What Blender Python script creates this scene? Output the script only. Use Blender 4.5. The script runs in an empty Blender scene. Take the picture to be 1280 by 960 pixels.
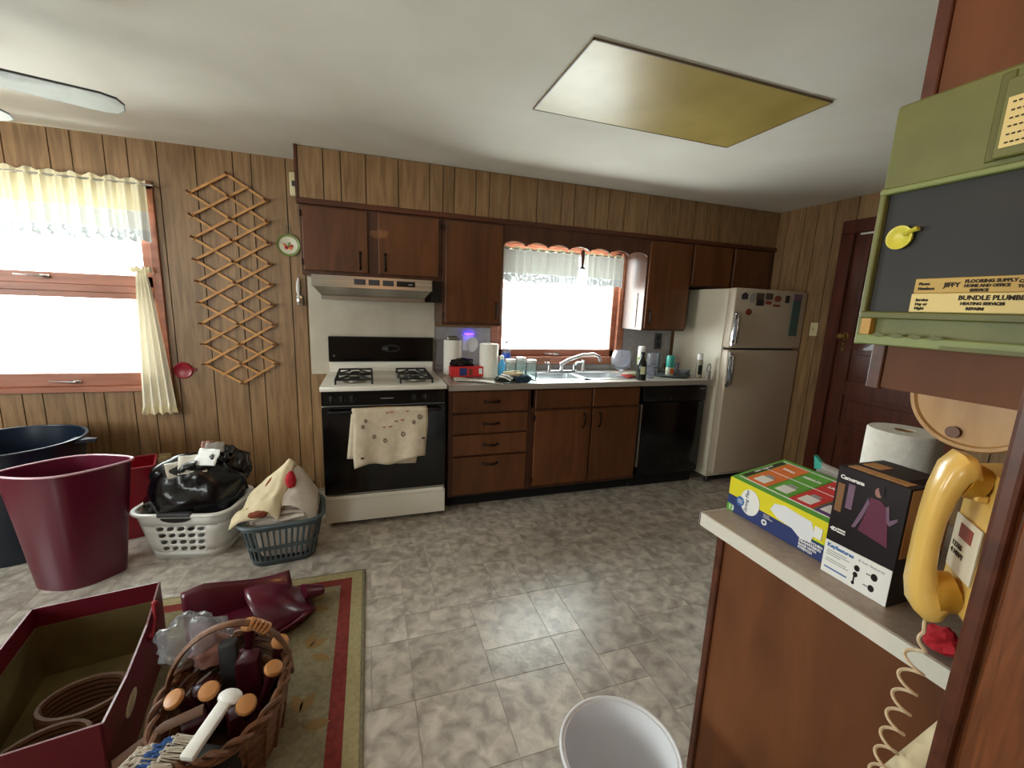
import bpy, bmesh, math, random
from mathutils import Vector, Matrix, noise
random.seed(7)
SC = bpy.context.scene
COL = SC.collection
R_ = math.radians

# ------------------------------------------------------------------ camera
CAM_H = 1.446
def set_camera():
    f, yaw, pit, rol = 532.2, R_(18.73), R_(10.33), R_(2.25)
    fw = Vector((math.sin(yaw)*math.cos(pit), math.cos(yaw)*math.cos(pit), -math.sin(pit)))
    rt = Vector((math.cos(yaw), -math.sin(yaw), 0)); up = rt.cross(fw)
    r2 = rt*math.cos(rol) + up*math.sin(rol); u2 = up*math.cos(rol) - rt*math.sin(rol)
    cd = bpy.data.cameras.new('camera'); cd.sensor_width = 36; cd.sensor_fit = 'HORIZONTAL'
    cd.lens = f/1280*36; cd.clip_start = .02; cd.clip_end = 200
    o = bpy.data.objects.new('camera', cd); COL.objects.link(o)
    m = Matrix((r2, u2, -fw)).transposed().to_4x4(); m.translation = (0, 0, CAM_H)
    o.matrix_world = m; SC.camera = o
set_camera()

# ------------------------------------------------------------------ world, daylight, exposure
WORLD_STRENGTH = 9.0
EXPOSURE = 1.32
LAMP = 9
w = bpy.data.worlds.new('overcast_sky'); SC.world = w; w.use_nodes = True
bg = w.node_tree.nodes['Background']; bg.inputs[0].default_value = (1, .985, .96, 1); bg.inputs[1].default_value = WORLD_STRENGTH
vs = SC.view_settings; vs.view_transform = 'Standard'; vs.look = 'None'; vs.exposure = EXPOSURE; vs.gamma = 1; vs.use_curve_mapping = False
SC.display_settings.display_device = 'sRGB'
SC.cycles.max_bounces = 10; SC.cycles.diffuse_bounces = 6; SC.cycles.transparent_max_bounces = 16

D = 3.40; ZC = 2.36; RX = 3.52; LX = -3.3; FY = -2.3; UY = 3.07      # back wall, ceiling, right, left, front walls, upper cabinet front
def portal(loc, rot, sx, sy):          # daylight portal in each window opening
    l = bpy.data.lights.new('window_portal', 'AREA'); l.shape = 'RECTANGLE'; l.size = sx; l.size_y = sy; l.cycles.is_portal = True
    o = bpy.data.objects.new('window_portal', l); COL.objects.link(o); o.location = loc; o.rotation_euler = rot
W1 = (-2.62, -1.27, .80, 2.10)         # dining window in the back wall  (x0,x1,z0,z1)
W2 = (.97, 2.17, 1.00, 1.98)           # window over the sink
W3 = (.9, 2.1, .80, 2.05)              # window in the left wall (y0,y1,z0,z1)
W4 = (-3.1, -2.2, .8, 2.0)              # window in the wall behind the camera
portal(((W1[0]+W1[1])/2, D+.11, (W1[2]+W1[3])/2), (R_(-90), 0, 0), 1.2, 1.2)
portal(((W2[0]+W2[1])/2, D+.11, (W2[2]+W2[3])/2), (R_(-90), 0, 0), 1.1, .9)
portal((LX-.11, (W3[0]+W3[1])/2, (W3[2]+W3[3])/2), (0, R_(-90), 0), 1.2, 1.2)
portal(((W4[0]+W4[1])/2, FY-.11, (W4[2]+W4[3])/2), (R_(90), 0, 0), .9, 1.2)

# ------------------------------------------------------------------ helpers
def lin(h):
    h = h.lstrip('#'); c = [int(h[i:i+2], 16)/255 for i in (0, 2, 4)]
    return tuple((x/12.92 if x <= .04045 else ((x+.055)/1.055)**2.4) for x in c) + (1,)
MATS = {}
def M(name, c, c2=None, r=.5, m=0, sc=8, st=(1, 1, 1), mix=(.35, .65), bump=0, bsc=None, rnd=0, coat=0, trans=0, emit=None, es=1, spec=.5, dist=0, det=5, alpha=1, sss=0):
    mt = bpy.data.materials.new(name); mt.use_nodes = True; nt = mt.node_tree; N = nt.nodes; L = nt.links
    b = N['Principled BSDF']; b.inputs['Roughness'].default_value = r; b.inputs['Metallic'].default_value = m
    b.inputs['Specular IOR Level'].default_value = spec; b.inputs['Coat Weight'].default_value = coat
    b.inputs['Transmission Weight'].default_value = trans; b.inputs['Alpha'].default_value = alpha
    b.inputs['Base Color'].default_value = lin(c)
    if emit: b.inputs['Emission Color'].default_value = lin(emit); b.inputs['Emission Strength'].default_value = es
    if c2 or bump or rnd:
        tc = N.new('ShaderNodeTexCoord'); mp = N.new('ShaderNodeMapping'); mp.inputs['Scale'].default_value = st
        L.new(tc.outputs['Object'], mp.inputs[0]); oi = N.new('ShaderNodeObjectInfo')
        if rnd:
            ml = N.new('ShaderNodeMath'); ml.operation = 'MULTIPLY'; ml.inputs[1].default_value = 37; L.new(oi.outputs['Random'], ml.inputs[0])
            L.new(ml.outputs[0], mp.inputs['Location'])
        nz = N.new('ShaderNodeTexNoise'); nz.inputs['Scale'].default_value = sc; nz.inputs['Detail'].default_value = det; nz.inputs['Distortion'].default_value = dist
        L.new(mp.outputs[0], nz.inputs['Vector'])
        cr = N.new('ShaderNodeValToRGB'); e = cr.color_ramp.elements
        e[0].position, e[1].position = mix; e[0].color = lin(c); e[1].color = lin(c2 or c); L.new(nz.outputs['Fac'], cr.inputs[0])
        out = cr.outputs[0]
        if rnd:
            hs = N.new('ShaderNodeHueSaturation'); mr = N.new('ShaderNodeMapRange'); mr.inputs['To Min'].default_value = 1-rnd; mr.inputs['To Max'].default_value = 1+rnd
            L.new(oi.outputs['Random'], mr.inputs[0]); L.new(mr.outputs[0], hs.inputs['Value']); L.new(out, hs.inputs['Color']); out = hs.outputs[0]
        L.new(out, b.inputs['Base Color'])
        if bump:
            src = nz
            if bsc:
                src = N.new('ShaderNodeTexNoise'); src.inputs['Scale'].default_value = bsc; src.inputs['Detail'].default_value = 4; L.new(mp.outputs[0], src.inputs['Vector'])
            bp = N.new('ShaderNodeBump'); bp.inputs['Strength'].default_value = bump; bp.inputs['Distance'].default_value = .01
            L.new(src.outputs['Fac'], bp.inputs['Height']); L.new(bp.outputs[0], b.inputs['Normal'])
    MATS[name] = mt; return mt
def glass(name, c, a, r=.03, fres=.08):       # thin clear material: lets the daylight straight through, plus a gloss
    mt = bpy.data.materials.new(name); mt.use_nodes = True; N = mt.node_tree.nodes; L = mt.node_tree.links; N.remove(N['Principled BSDF'])
    t = N.new('ShaderNodeBsdfTransparent'); t.inputs[0].default_value = lin(c); g = N.new('ShaderNodeBsdfGlossy'); g.inputs['Roughness'].default_value = r
    d = N.new('ShaderNodeBsdfDiffuse'); d.inputs[0].default_value = lin(c); m1 = N.new('ShaderNodeMixShader'); m1.inputs[0].default_value = a
    L.new(t.outputs[0], m1.inputs[1]); L.new(d.outputs[0], m1.inputs[2])
    m2 = N.new('ShaderNodeMixShader'); lw = N.new('ShaderNodeLayerWeight'); lw.inputs[0].default_value = fres; L.new(lw.outputs['Fresnel'], m2.inputs[0])
    L.new(m1.outputs[0], m2.inputs[1]); L.new(g.outputs[0], m2.inputs[2]); L.new(m2.outputs[0], N['Material Output'].inputs[0]); MATS[name] = mt; return mt
def cloth_sheer(name, c, thin, lace=0, lsc=40, tl=.08):      # woven cloth that lets some light through
    mt = bpy.data.materials.new(name); mt.use_nodes = True; N = mt.node_tree.nodes; L = mt.node_tree.links; N.remove(N['Principled BSDF'])
    t = N.new('ShaderNodeBsdfTransparent'); d = N.new('ShaderNodeBsdfDiffuse'); d.inputs[0].default_value = lin(c)
    tr = N.new('ShaderNodeBsdfTranslucent'); tr.inputs[0].default_value = lin(c); a = N.new('ShaderNodeMixShader'); a.inputs[0].default_value = tl
    L.new(d.outputs[0], a.inputs[1]); L.new(tr.outputs[0], a.inputs[2]); b = N.new('ShaderNodeMixShader'); b.inputs[0].default_value = thin
    L.new(a.outputs[0], b.inputs[1]); L.new(t.outputs[0], b.inputs[2])
    if lace:
        tc = N.new('ShaderNodeTexCoord'); v = N.new('ShaderNodeTexVoronoi'); v.inputs['Scale'].default_value = lsc; v.feature = 'DISTANCE_TO_EDGE'; L.new(tc.outputs['Object'], v.inputs['Vector'])
        cr = N.new('ShaderNodeValToRGB'); e = cr.color_ramp.elements; e[0].position = .10; e[1].position = .22; e[0].color = (thin*.3,)*3+(1,); e[1].color = (lace,)*3+(1,)
        L.new(v.outputs[0], cr.inputs[0]); L.new(cr.outputs[0], b.inputs[0])
    L.new(b.outputs[0], N['Material Output'].inputs[0]); MATS[name] = mt; return mt

class MB:
    def __init__(s, M=None): s.v = []; s.f = []; s.mi = []; s.M = M; s.cur = 0
    def add(s, vs, fs):
        o = len(s.v)
        for p in vs:
            p = Vector(p); s.v.append(s.M @ p if s.M else p)
        for f in fs: s.f.append([i+o for i in f]); s.mi.append(s.cur)
        return s
    def mat(s, i): s.cur = i; return s
    def box(s, x0, x1, y0, y1, z0, z1, bev=0, seg=1):
        if not bev:
            vs = [(x, y, z) for z in (z0, z1) for y in (y0, y1) for x in (x0, x1)]
            return s.add(vs, [(0, 2, 3, 1), (4, 5, 7, 6), (0, 1, 5, 4), (2, 6, 7, 3), (0, 4, 6, 2), (1, 3, 7, 5)])
        bm = bmesh.new(); bmesh.ops.create_cube(bm, size=1)
        for v in bm.verts: v.co = ((x0+x1)/2+v.co.x*(x1-x0), (y0+y1)/2+v.co.y*(y1-y0), (z0+z1)/2+v.co.z*(z1-z0))
        bmesh.ops.bevel(bm, geom=bm.edges[:], offset=bev, segments=seg, affect='EDGES', profile=.5)
        s.add([v.co.copy() for v in bm.verts], [[v.index for v in f.verts] for f in bm.faces]) if not bm.verts.index_update() else 0
        bm.free(); return s
    def prism(s, poly, axis, a, b):        # poly in the two other axes, in order
        n = len(poly)
        def P(q, t): return {'x': (t, q[0], q[1]), 'y': (q[0], t, q[1]), 'z': (q[0], q[1], t)}[axis]
        return s.add([P(q, a) for q in poly]+[P(q, b) for q in poly], [list(range(n))[::-1], list(range(n, 2*n))]+[(i, (i+1) % n, n+(i+1) % n, n+i) for i in range(n)])
    def loft(s, rings, cap0=True, cap1=True, close=True):
        n = len(rings[0]); vs = [p for r in rings for p in r]; fs = []
        for k in range(len(rings)-1):
            for i in range(n if close else n-1): j = (i+1) % n; fs.append((k*n+i, k*n+j, (k+1)*n+j, (k+1)*n+i))
        if cap0: fs.append(list(range(n))[::-1])
        if cap1: fs.append([(len(rings)-1)*n+i for i in range(n)])
        return s.add(vs, fs)
    def lathe(s, c, prof, n=24, cap0=True, cap1=True, sx=1, sy=1):
        return s.loft([[(c[0]+r*sx*math.cos(6.28318*i/n), c[1]+r*sy*math.sin(6.28318*i/n), c[2]+z) for i in range(n)] for r, z in prof], cap0, cap1)
    def tube(s, pts, r, n=8, cap=True, flat=1):
        pts = [Vector(p) for p in pts]; rs = r if isinstance(r, (list, tuple)) else [r]*len(pts); rings = []; prev = None
        for i, p in enumerate(pts):
            t = (pts[min(i+1, len(pts)-1)]-pts[max(i-1, 0)]).normalized()
            if prev is None:
                a = Vector((0, 0, 1)) if abs(t.z) < .9 else Vector((1, 0, 0)); u = t.cross(a).normalized()
            else: u = (prev-t*prev.dot(t)).normalized()
            prev = u; w_ = t.cross(u)
            rings.append([p+(u*math.cos(6.28318*k/n)+w_*math.sin(6.28318*k/n)*flat)*rs[i] for k in range(n)])
        return s.loft(rings, cap, cap)
    def cyl(s, p0, p1, r0, r1=None, n=16): return s.tube([p0, p1], [r0, r0 if r1 is None else r1], n)
    def sphere(s, c, rx, ry=None, rz=None, n=16, m=10, disp=None):
        ry = ry or rx; rz = rz or rx; rings = []
        for k in range(m+1):
            ph = math.pi*(k+.02*(k == 0)-.02*(k == m))/m; ring = []
            for i in range(n):
                d = Vector((math.sin(ph)*math.cos(6.28318*i/n), math.sin(ph)*math.sin(6.28318*i/n), -math.cos(ph))); f = disp(d) if disp else 1
                ring.append((c[0]+d.x*rx*f, c[1]+d.y*ry*f, c[2]+d.z*rz*f))
            rings.append(ring)
        return s.loft(rings)
    def grid(s, fn, nu, nv):
        vs = [fn(i/nu, j/nv) for j in range(nv+1) for i in range(nu+1)]
        return s.add(vs, [(j*(nu+1)+i, j*(nu+1)+i+1, (j+1)*(nu+1)+i+1, (j+1)*(nu+1)+i) for j in range(nv) for i in range(nu)])
    def disc(s, c, r, axis='y', n=20, sx=1):
        P = {'x': lambda a, b: (c[0], c[1]+a, c[2]+b), 'y': lambda a, b: (c[0]+a, c[1], c[2]+b), 'z': lambda a, b: (c[0]+a, c[1]+b, c[2])}[axis]
        return s.add([P(r*sx*math.cos(6.28318*i/n), r*math.sin(6.28318*i/n)) for i in range(n)], [list(range(n))])

LOCAL = set()
def wloc(o):
    p = Vector((0, 0, 0))
    while o is not None: p += o.location; o = o.parent
    return p
def _mats(me, m):
    for k in (m if isinstance(m, (list, tuple)) else [m]): me.materials.append(MATS[k] if isinstance(k, str) else k)
def mesh_of(name, mb, m, off, smooth, merge=0):
    me = bpy.data.meshes.new(name); me.from_pydata([v-off for v in mb.v], [], mb.f); _mats(me, m)
    for p, i in zip(me.polygons, mb.mi): p.material_index = i
    bm = bmesh.new(); bm.from_mesh(me)
    if merge: bmesh.ops.remove_doubles(bm, verts=bm.verts[:], dist=merge)
    bmesh.ops.recalc_face_normals(bm, faces=bm.faces[:]); bm.to_mesh(me); bm.free()
    if smooth: me.shade_smooth(); me.set_sharp_from_angle(angle=R_(smooth if smooth > 1 else 42))
    return me
def part(name, mb, m, parent, smooth=0, label=None, solid=0, kind=None, merge=0):
    root = parent
    while root.parent: root = root.parent
    off = Vector((0, 0, 0)) if root.name in LOCAL else wloc(parent)
    o = bpy.data.objects.new(name, mesh_of(name, mb, m, off, smooth, merge)); COL.objects.link(o); o.parent = parent
    if label: o['label'] = label
    if kind: o['kind'] = kind
    if solid: md = o.modifiers.new('thickness', 'SOLIDIFY'); md.thickness = solid; md.offset = 0
    return o
def tag(o, label, cat, group=None):
    o['label'] = label; o['category'] = cat
    if group: o['group'] = group
    return o
def thing(name, label, cat, loc, group=None, rotz=None):
    o = bpy.data.objects.new(name, None); COL.objects.link(o); o.location = loc; o.empty_display_size = .1
    if rotz is not None: o.rotation_euler.z = rotz; LOCAL.add(o.name)
    return tag(o, label, cat, group)
def solo(name, mb, m, label, cat, group=None, smooth=0, solid=0):
    lo = Vector([min(v[i] for v in mb.v) for i in range(3)]); hi = Vector([max(v[i] for v in mb.v) for i in range(3)])
    b = Vector(((lo.x+hi.x)/2, (lo.y+hi.y)/2, lo.z)); o = bpy.data.objects.new(name, mesh_of(name, mb, m, b, smooth)); COL.objects.link(o); o.location = b
    if solid: md = o.modifiers.new('thickness', 'SOLIDIFY'); md.thickness = solid; md.offset = 0
    return tag(o, label, cat, group)
def struct(name, mb, m, smooth=0):
    o = bpy.data.objects.new(name, mesh_of(name, mb, m, Vector(), smooth)); COL.objects.link(o); o['kind'] = 'structure'; return o
def text(body, size, p, right, up, m, parent, align='LEFT', depth=.0004, bold=0, shear=0):
    right = Vector(right).normalized(); up = Vector(up).normalized(); nrm = right.cross(up)
    cu = bpy.data.curves.new('lettering', 'FONT'); cu.body = body; cu.size = size; cu.align_x = align; cu.align_y = 'CENTER'; cu.extrude = depth; cu.offset = bold; cu.shear = shear; cu.resolution_u = 2
    t = bpy.data.objects.new('tmp', cu); COL.objects.link(t); me = bpy.data.meshes.new_from_object(t.evaluated_get(bpy.context.evaluated_depsgraph_get())); bpy.data.objects.remove(t)
    mt = Matrix((right, up, nrm)).transposed().to_4x4(); root = parent
    while root.parent: root = root.parent
    off = Vector((0, 0, 0)) if root.name in LOCAL else wloc(parent)
    mt.translation = Vector(p)-off; me.transform(mt); me.materials.clear(); _mats(me, m); o = bpy.data.objects.new('lettering', me); COL.objects.link(o); o.parent = parent; return o
def rrect(a, b, r, n=6):
    pts = []
    for cx, cy, s in ((a-r, -b+r, -90), (a-r, b-r, 0), (-a+r, b-r, 90), (-a+r, -b+r, 180)):
        for k in range(n+1): t = R_(s+90*k/n); pts.append((cx+r*math.cos(t), cy+r*math.sin(t)))
    return pts
def perim(pts, u):           # point at arc fraction u of a closed polyline
    n = len(pts); L = [math.dist(pts[i], pts[(i+1) % n]) for i in range(n)]; t = (u % 1)*sum(L)
    for i in range(n):
        if t <= L[i]: k = t/L[i] if L[i] else 0; a, b = pts[i], pts[(i+1) % n]; return (a[0]+(b[0]-a[0])*k, a[1]+(b[1]-a[1])*k)
        t -= L[i]
    return pts[0]
def rot2(x, y, a): return (x*math.cos(a)-y*math.sin(a), x*math.sin(a)+y*math.cos(a))
def perforated(mb, P, nu, nv, hole, v0=0, v1=1, fx=.36, fy=.36, skew=.0, square=False):     # wall with a real hole in every cell for which hole(i,j)
    for i in range(nu):
        for j in range(nv):
            u0, u1 = i/nu, (i+1)/nu; w0, w1 = v0+(v1-v0)*j/nv, v0+(v1-v0)*(j+1)/nv
            Q = lambda a, b: P(u0+(u1-u0)*a, w0+(w1-w0)*b)
            if not hole(i, j): mb.add([Q(0, 0), Q(1, 0), Q(1, 1), Q(0, 1)], [(0, 1, 2, 3)]); continue
            k = 12; outer = []; inner = []
            for q in range(k):
                t = 6.28318*q/k+.2618*3; c, s_ = math.cos(t), math.sin(t); mx = max(abs(c), abs(s_)); outer.append(Q(.5+.5*c/mx, .5+.5*s_/mx))
                if square: inner.append(Q(.5+fx*c/mx, .5+fy*s_/mx))
                else: inner.append(Q(.5+fx*c+skew*s_, .5+fy*s_))
            mb.add(outer+inner, [(q, (q+1) % k, k+(q+1) % k, k+q) for q in range(k)])

# ------------------------------------------------------------------ materials
M('paneling', '#987752', '#7b5d3c', r=.42, sc=3, st=(14, 14, 1.2), rnd=.10, bump=.12, dist=.6)
M('paneling_backing', '#2e2115', r=.7)
M('cabinet_wood', '#55301d', '#402112', r=.42, sc=2.2, st=(7, 7, .8), rnd=.06, dist=.8, coat=.05)
M('cabinet_door_wood', '#6a3d1e', '#532f14', r=.40, sc=2, st=(5, 5, .7), rnd=.10, dist=1.2, coat=.06)
M('trim_wood', '#5c2f1a', '#46200f', r=.38, sc=3, st=(1, 9, 9))
M('window_wood', '#ad7058', '#945a43', r=.4, sc=3, st=(1, 8, 8))
M('door_wood', '#5e2c1c', '#471d10', r=.33, sc=3, st=(9, 9, 1), coat=.25)
M('post_wood', '#7a4522', '#5c3014', r=.38, sc=5, st=(16, 16, 1), dist=1, bump=.06)
M('pen_wood', '#744526', '#5e361b', r=.58, sc=2.5, st=(3, 3, .8), dist=.6, spec=.3)
M('ceiling_paint', '#e2ded2', '#d8d3c5', r=.85, sc=2, bump=.07, bsc=30)
M('grout', '#a1988d', '#92897e', r=.5, sc=20)
M('vinyl', '#958d84', '#c9c1b6', r=.27, sc=16, mix=(.34, .68), rnd=.11, dist=.5, det=10, bump=.10, bsc=60)
M('white_enamel', '#e6e2d6', r=.25, coat=.3)
M('black_enamel', '#08080a', r=.12)
M('black_iron', '#0d0d0e', r=.55)
M('black_plastic', '#0c0c0e', r=.35)
M('dark_pull', '#20130c', r=.35, m=.6)
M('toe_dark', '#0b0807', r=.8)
M('laminate', '#b9b0a6', '#a89e93', r=.3, sc=60)
M('laminate_edge', '#9d948a', r=.4)
M('pen_laminate', '#a89a8c', '#9b8d7f', r=.35, sc=70)
M('pen_edge', '#d9d6cb', r=.4)
M('splash', '#a5a0a0', '#98938f', r=.45, sc=30)
M('white_panel', '#cfc6b4', '#c0b6a2', r=.5, sc=5)
M('steel', '#b9b5ad', '#a09b92', r=.28, m=.9, sc=3, st=(.4, 40, 40))
M('chrome', '#d9dadc', r=.12, m=1)
M('sink_steel', '#c4c7c9', r=.3, m=.85)
M('brass', '#b08d4f', r=.3, m=.9)
M('fridge_cream_shaded', '#bfb09c', r=.38)  # door cream darkened: shade on the front is put into the colour
M('fridge_side', '#d6cdb9', r=.45)
M('cream_plastic', '#d8c99c', r=.45)
M('lattice_wood', '#cc9656', '#b57e42', r=.45, sc=20, rnd=.08)
M('peg_wood', '#6e4423', r=.4)
cloth_sheer('curtain_cream', '#efe6c4', .0, tl=.06)
cloth_sheer('curtain_sheer', '#eef0ea', .0, tl=.036)
cloth_sheer('curtain_lace', '#dfe5e6', .0, lace=.065, lsc=28, tl=.028)
cloth_sheer('curtain_solid', '#efe8d2', .0, tl=.05)
glass('pane_glass', '#f4fafa', .02)
glass('clear_glass', '#e3eeee', .10, fres=.25)
glass('clear_plastic', '#eceef4', .16, r=.15, fres=.2)
glass('aqua_glass', '#e8f6f6', .22, fres=.2)
M('white_paper', '#ece8df', '#e2ddd2', r=.9, sc=60, bump=.25)
M('white_plastic', '#e4e3df', r=.35)
M('white_bin', '#dfe2e8', r=.4)
M('navy_plastic', '#101c2c', r=.3)
M('maroon_plastic', '#560c26', r=.28, coat=.15)
M('maroon_dark', '#43101d', r=.3)
M('red_plastic', '#8c0f24', r=.3)
M('maroon_card', '#640f22', r=.4)
M('rim_highlight', '#c9a0ac', r=.3)  # highlight along the maroon bin rim, put into the colour
M('grey_plastic', '#4c585c', r=.42)
M('bag_black', '#08080b', r=.22, bump=.4, sc=14, c2='#0b0b10')
M('cloth_cream', '#ddcfae', '#d0c09c', r=.9, sc=20)
M('cloth_white', '#d8cfc4', '#cbc0b4', r=.9, sc=12)
M('cloth_red', '#b01828', r=.85)
M('cloth_brown', '#7a3a24', r=.9)
M('towel_linen', '#d9cbb4', '#cdbda3', r=.95, sc=25)
M('print_red', '#a2332a', r=.9)
M('print_dark', '#4b3f33', r=.9)
M('cardboard_in', '#6e6136', '#5b4f2c', r=.85, sc=6)
M('wicker', '#7a5030', '#5c3820', r=.6, sc=30)
M('wicker_dark', '#5a3a22', r=.7)
M('orange_wood', '#c48a55', '#b27842', r=.4, sc=12)
M('grey_dark', '#3a3a3e', r=.5)
M('rug_field', '#81775a', '#6f654b', r=1, sc=60, bump=.5)
M('rug_edge', '#7f7860', '#6d664f', r=1, sc=80, bump=.5)
M('rug_red', '#7b2a20', '#672019', r=1, sc=60, bump=.5)
M('rug_leaf', '#7a5f35', r=1)
M('rug_pale', '#a2966f', '#948861', r=1, sc=60, bump=.5)
M('olive', '#72733a', '#666832', r=.5, sc=10)
M('olive_dark', '#5e5f26', r=.5)
M('pale_green', '#7f8a50', r=.5)
M('chalkboard', '#211f1c', '#292521', r=.6, sc=8)
M('yellow_plastic', '#d6cf4a', r=.35)
M('label_cream', '#e0cc8a', r=.6)
M('label_tan', '#c2a258', r=.6)
M('ink', '#2c2418', r=.8)
M('ink_red', '#8a3a22', r=.8)
M('phone_yellow', '#dfb75f', r=.3, coat=.2)
M('phone_dark', '#b98a2e', r=.35)
M('card_white', '#d9d0b8', r=.7)
M('cord', '#c9b493', r=.5)
M('light_wood', '#c99a63', '#b98850', r=.42, sc=5, st=(6, 6, 1))
M('box_yellow', '#ddd21e', r=.4)
M('box_navy', '#26366e', r=.4)
M('box_green', '#5fa838', r=.4)
M('box_orange', '#e0752c', r=.4)
M('box_red', '#cf2f2f', r=.4)
M('box_purple', '#593371', r=.4)
M('box_black', '#191417', '#231b20', r=.3, sc=4)
M('box_kraft', '#c39561', r=.6)
M('box_white', '#e6e8e6', r=.4)
M('print_white', '#eeeeee', r=.5)
M('print_blue', '#3e6ea8', r=.5)
M('print_grey', '#9a9a9c', r=.5)
M('skin_print', '#9a7064', r=.5)
M('magenta_print', '#5c1a3a', r=.5)
M('lilac_print', '#6f546c', r=.5)
M('amber_print', '#7d5530', r=.5)
M('pouch_grey', '#a39a92', '#857d78', r=.35, sc=6)
M('teal', '#2f9d8e', r=.35)
M('sky_blue', '#4aa7d8', r=.3)
M('bottle_dark', '#1f2420', r=.15)
M('label_pale', '#cfd0a8', r=.6)
M('diffuser', '#b8a25c', '#a58f4a', r=.35, sc=3)
M('fixture_edge', '#6b5a3c', r=.5)
M('fan_blade', '#a9ab97', '#6b6a58', r=.5, sc=6, mix=(.5, .72))
M('fan_edge', '#2b2620', r=.5)
M('plate_rim', '#7d8a4a', r=.35)
M('plate_white', '#d8d4bc', r=.3)
M('dust_white', '#cfc6b4', r=.8)
M('blue_print', '#2448a8', r=.5)
M('purple_glow', '#5a3cff', emit='#4a2cff', es=4)
M('outlet_beige', '#c8b487', r=.45)
M('bristle_blue', '#3a62a0', r=.8)
M('bristle_white', '#c9c2b4', r=.8)

# ================================================================== THE SETTING
# ---- floor: vinyl tiles in a random ashlar bond on a dark bed
floor = struct('floor', MB().box(LX, RX+.1, FY, D, -.06, 0), 'grout')
def lay_tiles():
    U = .152; x0, y0 = -2.45, .30; nx, ny = int((RX-x0)/U), int((D-y0)/U)+1; used = [[0]*ny for _ in range(nx)]; meshes = {}; tiles = []
    for j in range(ny):
        for i in range(nx):
            if used[i][j]: continue
            opts = [(2, 2), (2, 2), (1, 2), (2, 1), (1, 2), (2, 3), (1, 1)]; random.shuffle(opts)
            for a, b in opts+[(1, 1)]:
                if i+a <= nx and j+b <= ny and not any(used[i+p][j+q] for p in range(a) for q in range(b)): break
            for p in range(a):
                for q in range(b): used[i+p][j+q] = 1
            tiles.append((x0+i*U, y0+j*U, a, b))
    vis = [t for t in tiles if not (t[0] > .95 and t[1] < .9) and t[1] > .5 and not (t[0] < -1.2 and t[1] < 2.0) and not (t[1] > 2.84 and t[0] > -.3) and not(t[0] < -.1 and t[1] < 2.1)
           and not (t[0] > 1.1 and t[1] < 1.05*t[0]-.55)]
    vis.sort(key=lambda t: math.hypot(t[0], t[1])/(t[2]*t[3])**.5); keep = set(vis[:300])
    def tm(a, b):
        if (a, b) not in meshes: g = .0012; meshes[a, b] = mesh_of('floor_tile', MB().box(g, a*U-g, g, b*U-g, 0, .0016), 'vinyl', Vector(), 0)
        return meshes[a, b]
    rest = MB(); n = 0
    for t in tiles:
        if t in keep:
            o = bpy.data.objects.new('floor_tile', tm(t[2], t[3])); COL.objects.link(o); o.parent = floor; o.location = (t[0], t[1], 0)
        else: rest.box(t[0]+.0012, t[0]+t[2]*U-.0012, t[1]+.0012, t[1]+t[3]*U-.0012, 0, .0016)
    part('floor_tile_rest', rest, 'vinyl', floor, kind='stuff')
lay_tiles()

# ---- ceiling
struct('ceiling', MB().box(LX-.1, RX+.1, FY-.1, D+.1, ZC, ZC+.08), 'ceiling_paint')

# ---- walls
def wall_with_hole(mb, a0, a1, z0, z1, holes, put):        # holes: list of (a0,a1,z0,z1) sorted along a
    cur = a0
    for h in sorted(holes):
        put(mb, cur, h[0], z0, z1); put(mb, h[0], h[1], z0, h[2]); put(mb, h[0], h[1], h[3], z1); cur = h[1]
    put(mb, cur, a1, z0, z1)
mb = MB(); wall_with_hole(mb, LX-.1, RX+.1, 0, ZC, [W1, W2], lambda m, a, b, c, d: m.box(a, b, D+.006, D+.12, c, d))
wall_back = struct('wall_back', mb, 'paneling_backing')
GB = [-.416, -.51, -.713, -.816, -1.022, -1.222, -1.372, -1.485, -1.641, -1.744, -1.949, -2.048, -2.16, -2.36, -2.46, -2.62, -2.77, -2.87, -3.07, -3.17, LX]
g = .003
for a, b in zip(GB[1:], GB[:-1]):
    if b <= W1[0]+.02 or a >= W1[1]-.03: segs = [(0, ZC)]
    else:
        segs = [(0, W1[2]+.02), (W1[3]-.02, ZC)]
        if b > W1[1]+.02: part('plank', MB().box(W1[1]-.01, b-g, D-.003, D+.006, W1[2]+.02, W1[3]-.02), 'paneling', wall_back)
    for z0, z1 in segs: part('plank', MB().box(a+g, b-g, D-.003, D+.006, z0, z1), 'paneling', wall_back)
mb = MB(); mb.box(-.416+g, .9, D-.003, D+.006, 0, ZC); mb.box(.9, W2[0]+.01, D-.003, D+.006, 0, ZC); mb.box(W2[0], W2[1], D-.003, D+.006, 0, W2[2]+.01); mb.box(W2[0], W2[1], D-.003, D+.006, W2[3]-.01, ZC); mb.box(W2[1]-.01, RX, D-.003, D+.006, 0, ZC)
part('wall_sheet', mb, 'paneling', wall_back)
DY0, DY1, DZ = 1.60, 2.41, 2.10        # doorway in the right wall
mb = MB(); wall_with_hole(mb, FY-.1, D+.1, 0, ZC, [(DY0, DY1, 0, DZ)], lambda m, a, b, c, d: m.box(RX+.006, RX+.12, a, b, c, d) if d > c else None)
wall_right = struct('wall_right', mb, 'paneling_backing')
ys = [D, 3.30, 3.1, 2.99, 2.83, 2.72, 2.57, 2.41, 2.21, 2.1, 1.9, 1.75, 1.6, 1.4, 1.3, 1.1, .95, .75, .6, .4, .2, 0, -.3, -.6, -.9, -1.2, -1.6, -2, FY]
for b, a in zip(ys[:-1], ys[1:]):
    z0 = DZ if (b <= DY1+.001 and a >= DY0-.001) else 0
    part('plank', MB().box(RX-.003, RX+.006, a+g, b-g, z0, ZC), 'paneling', wall_right)
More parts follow.
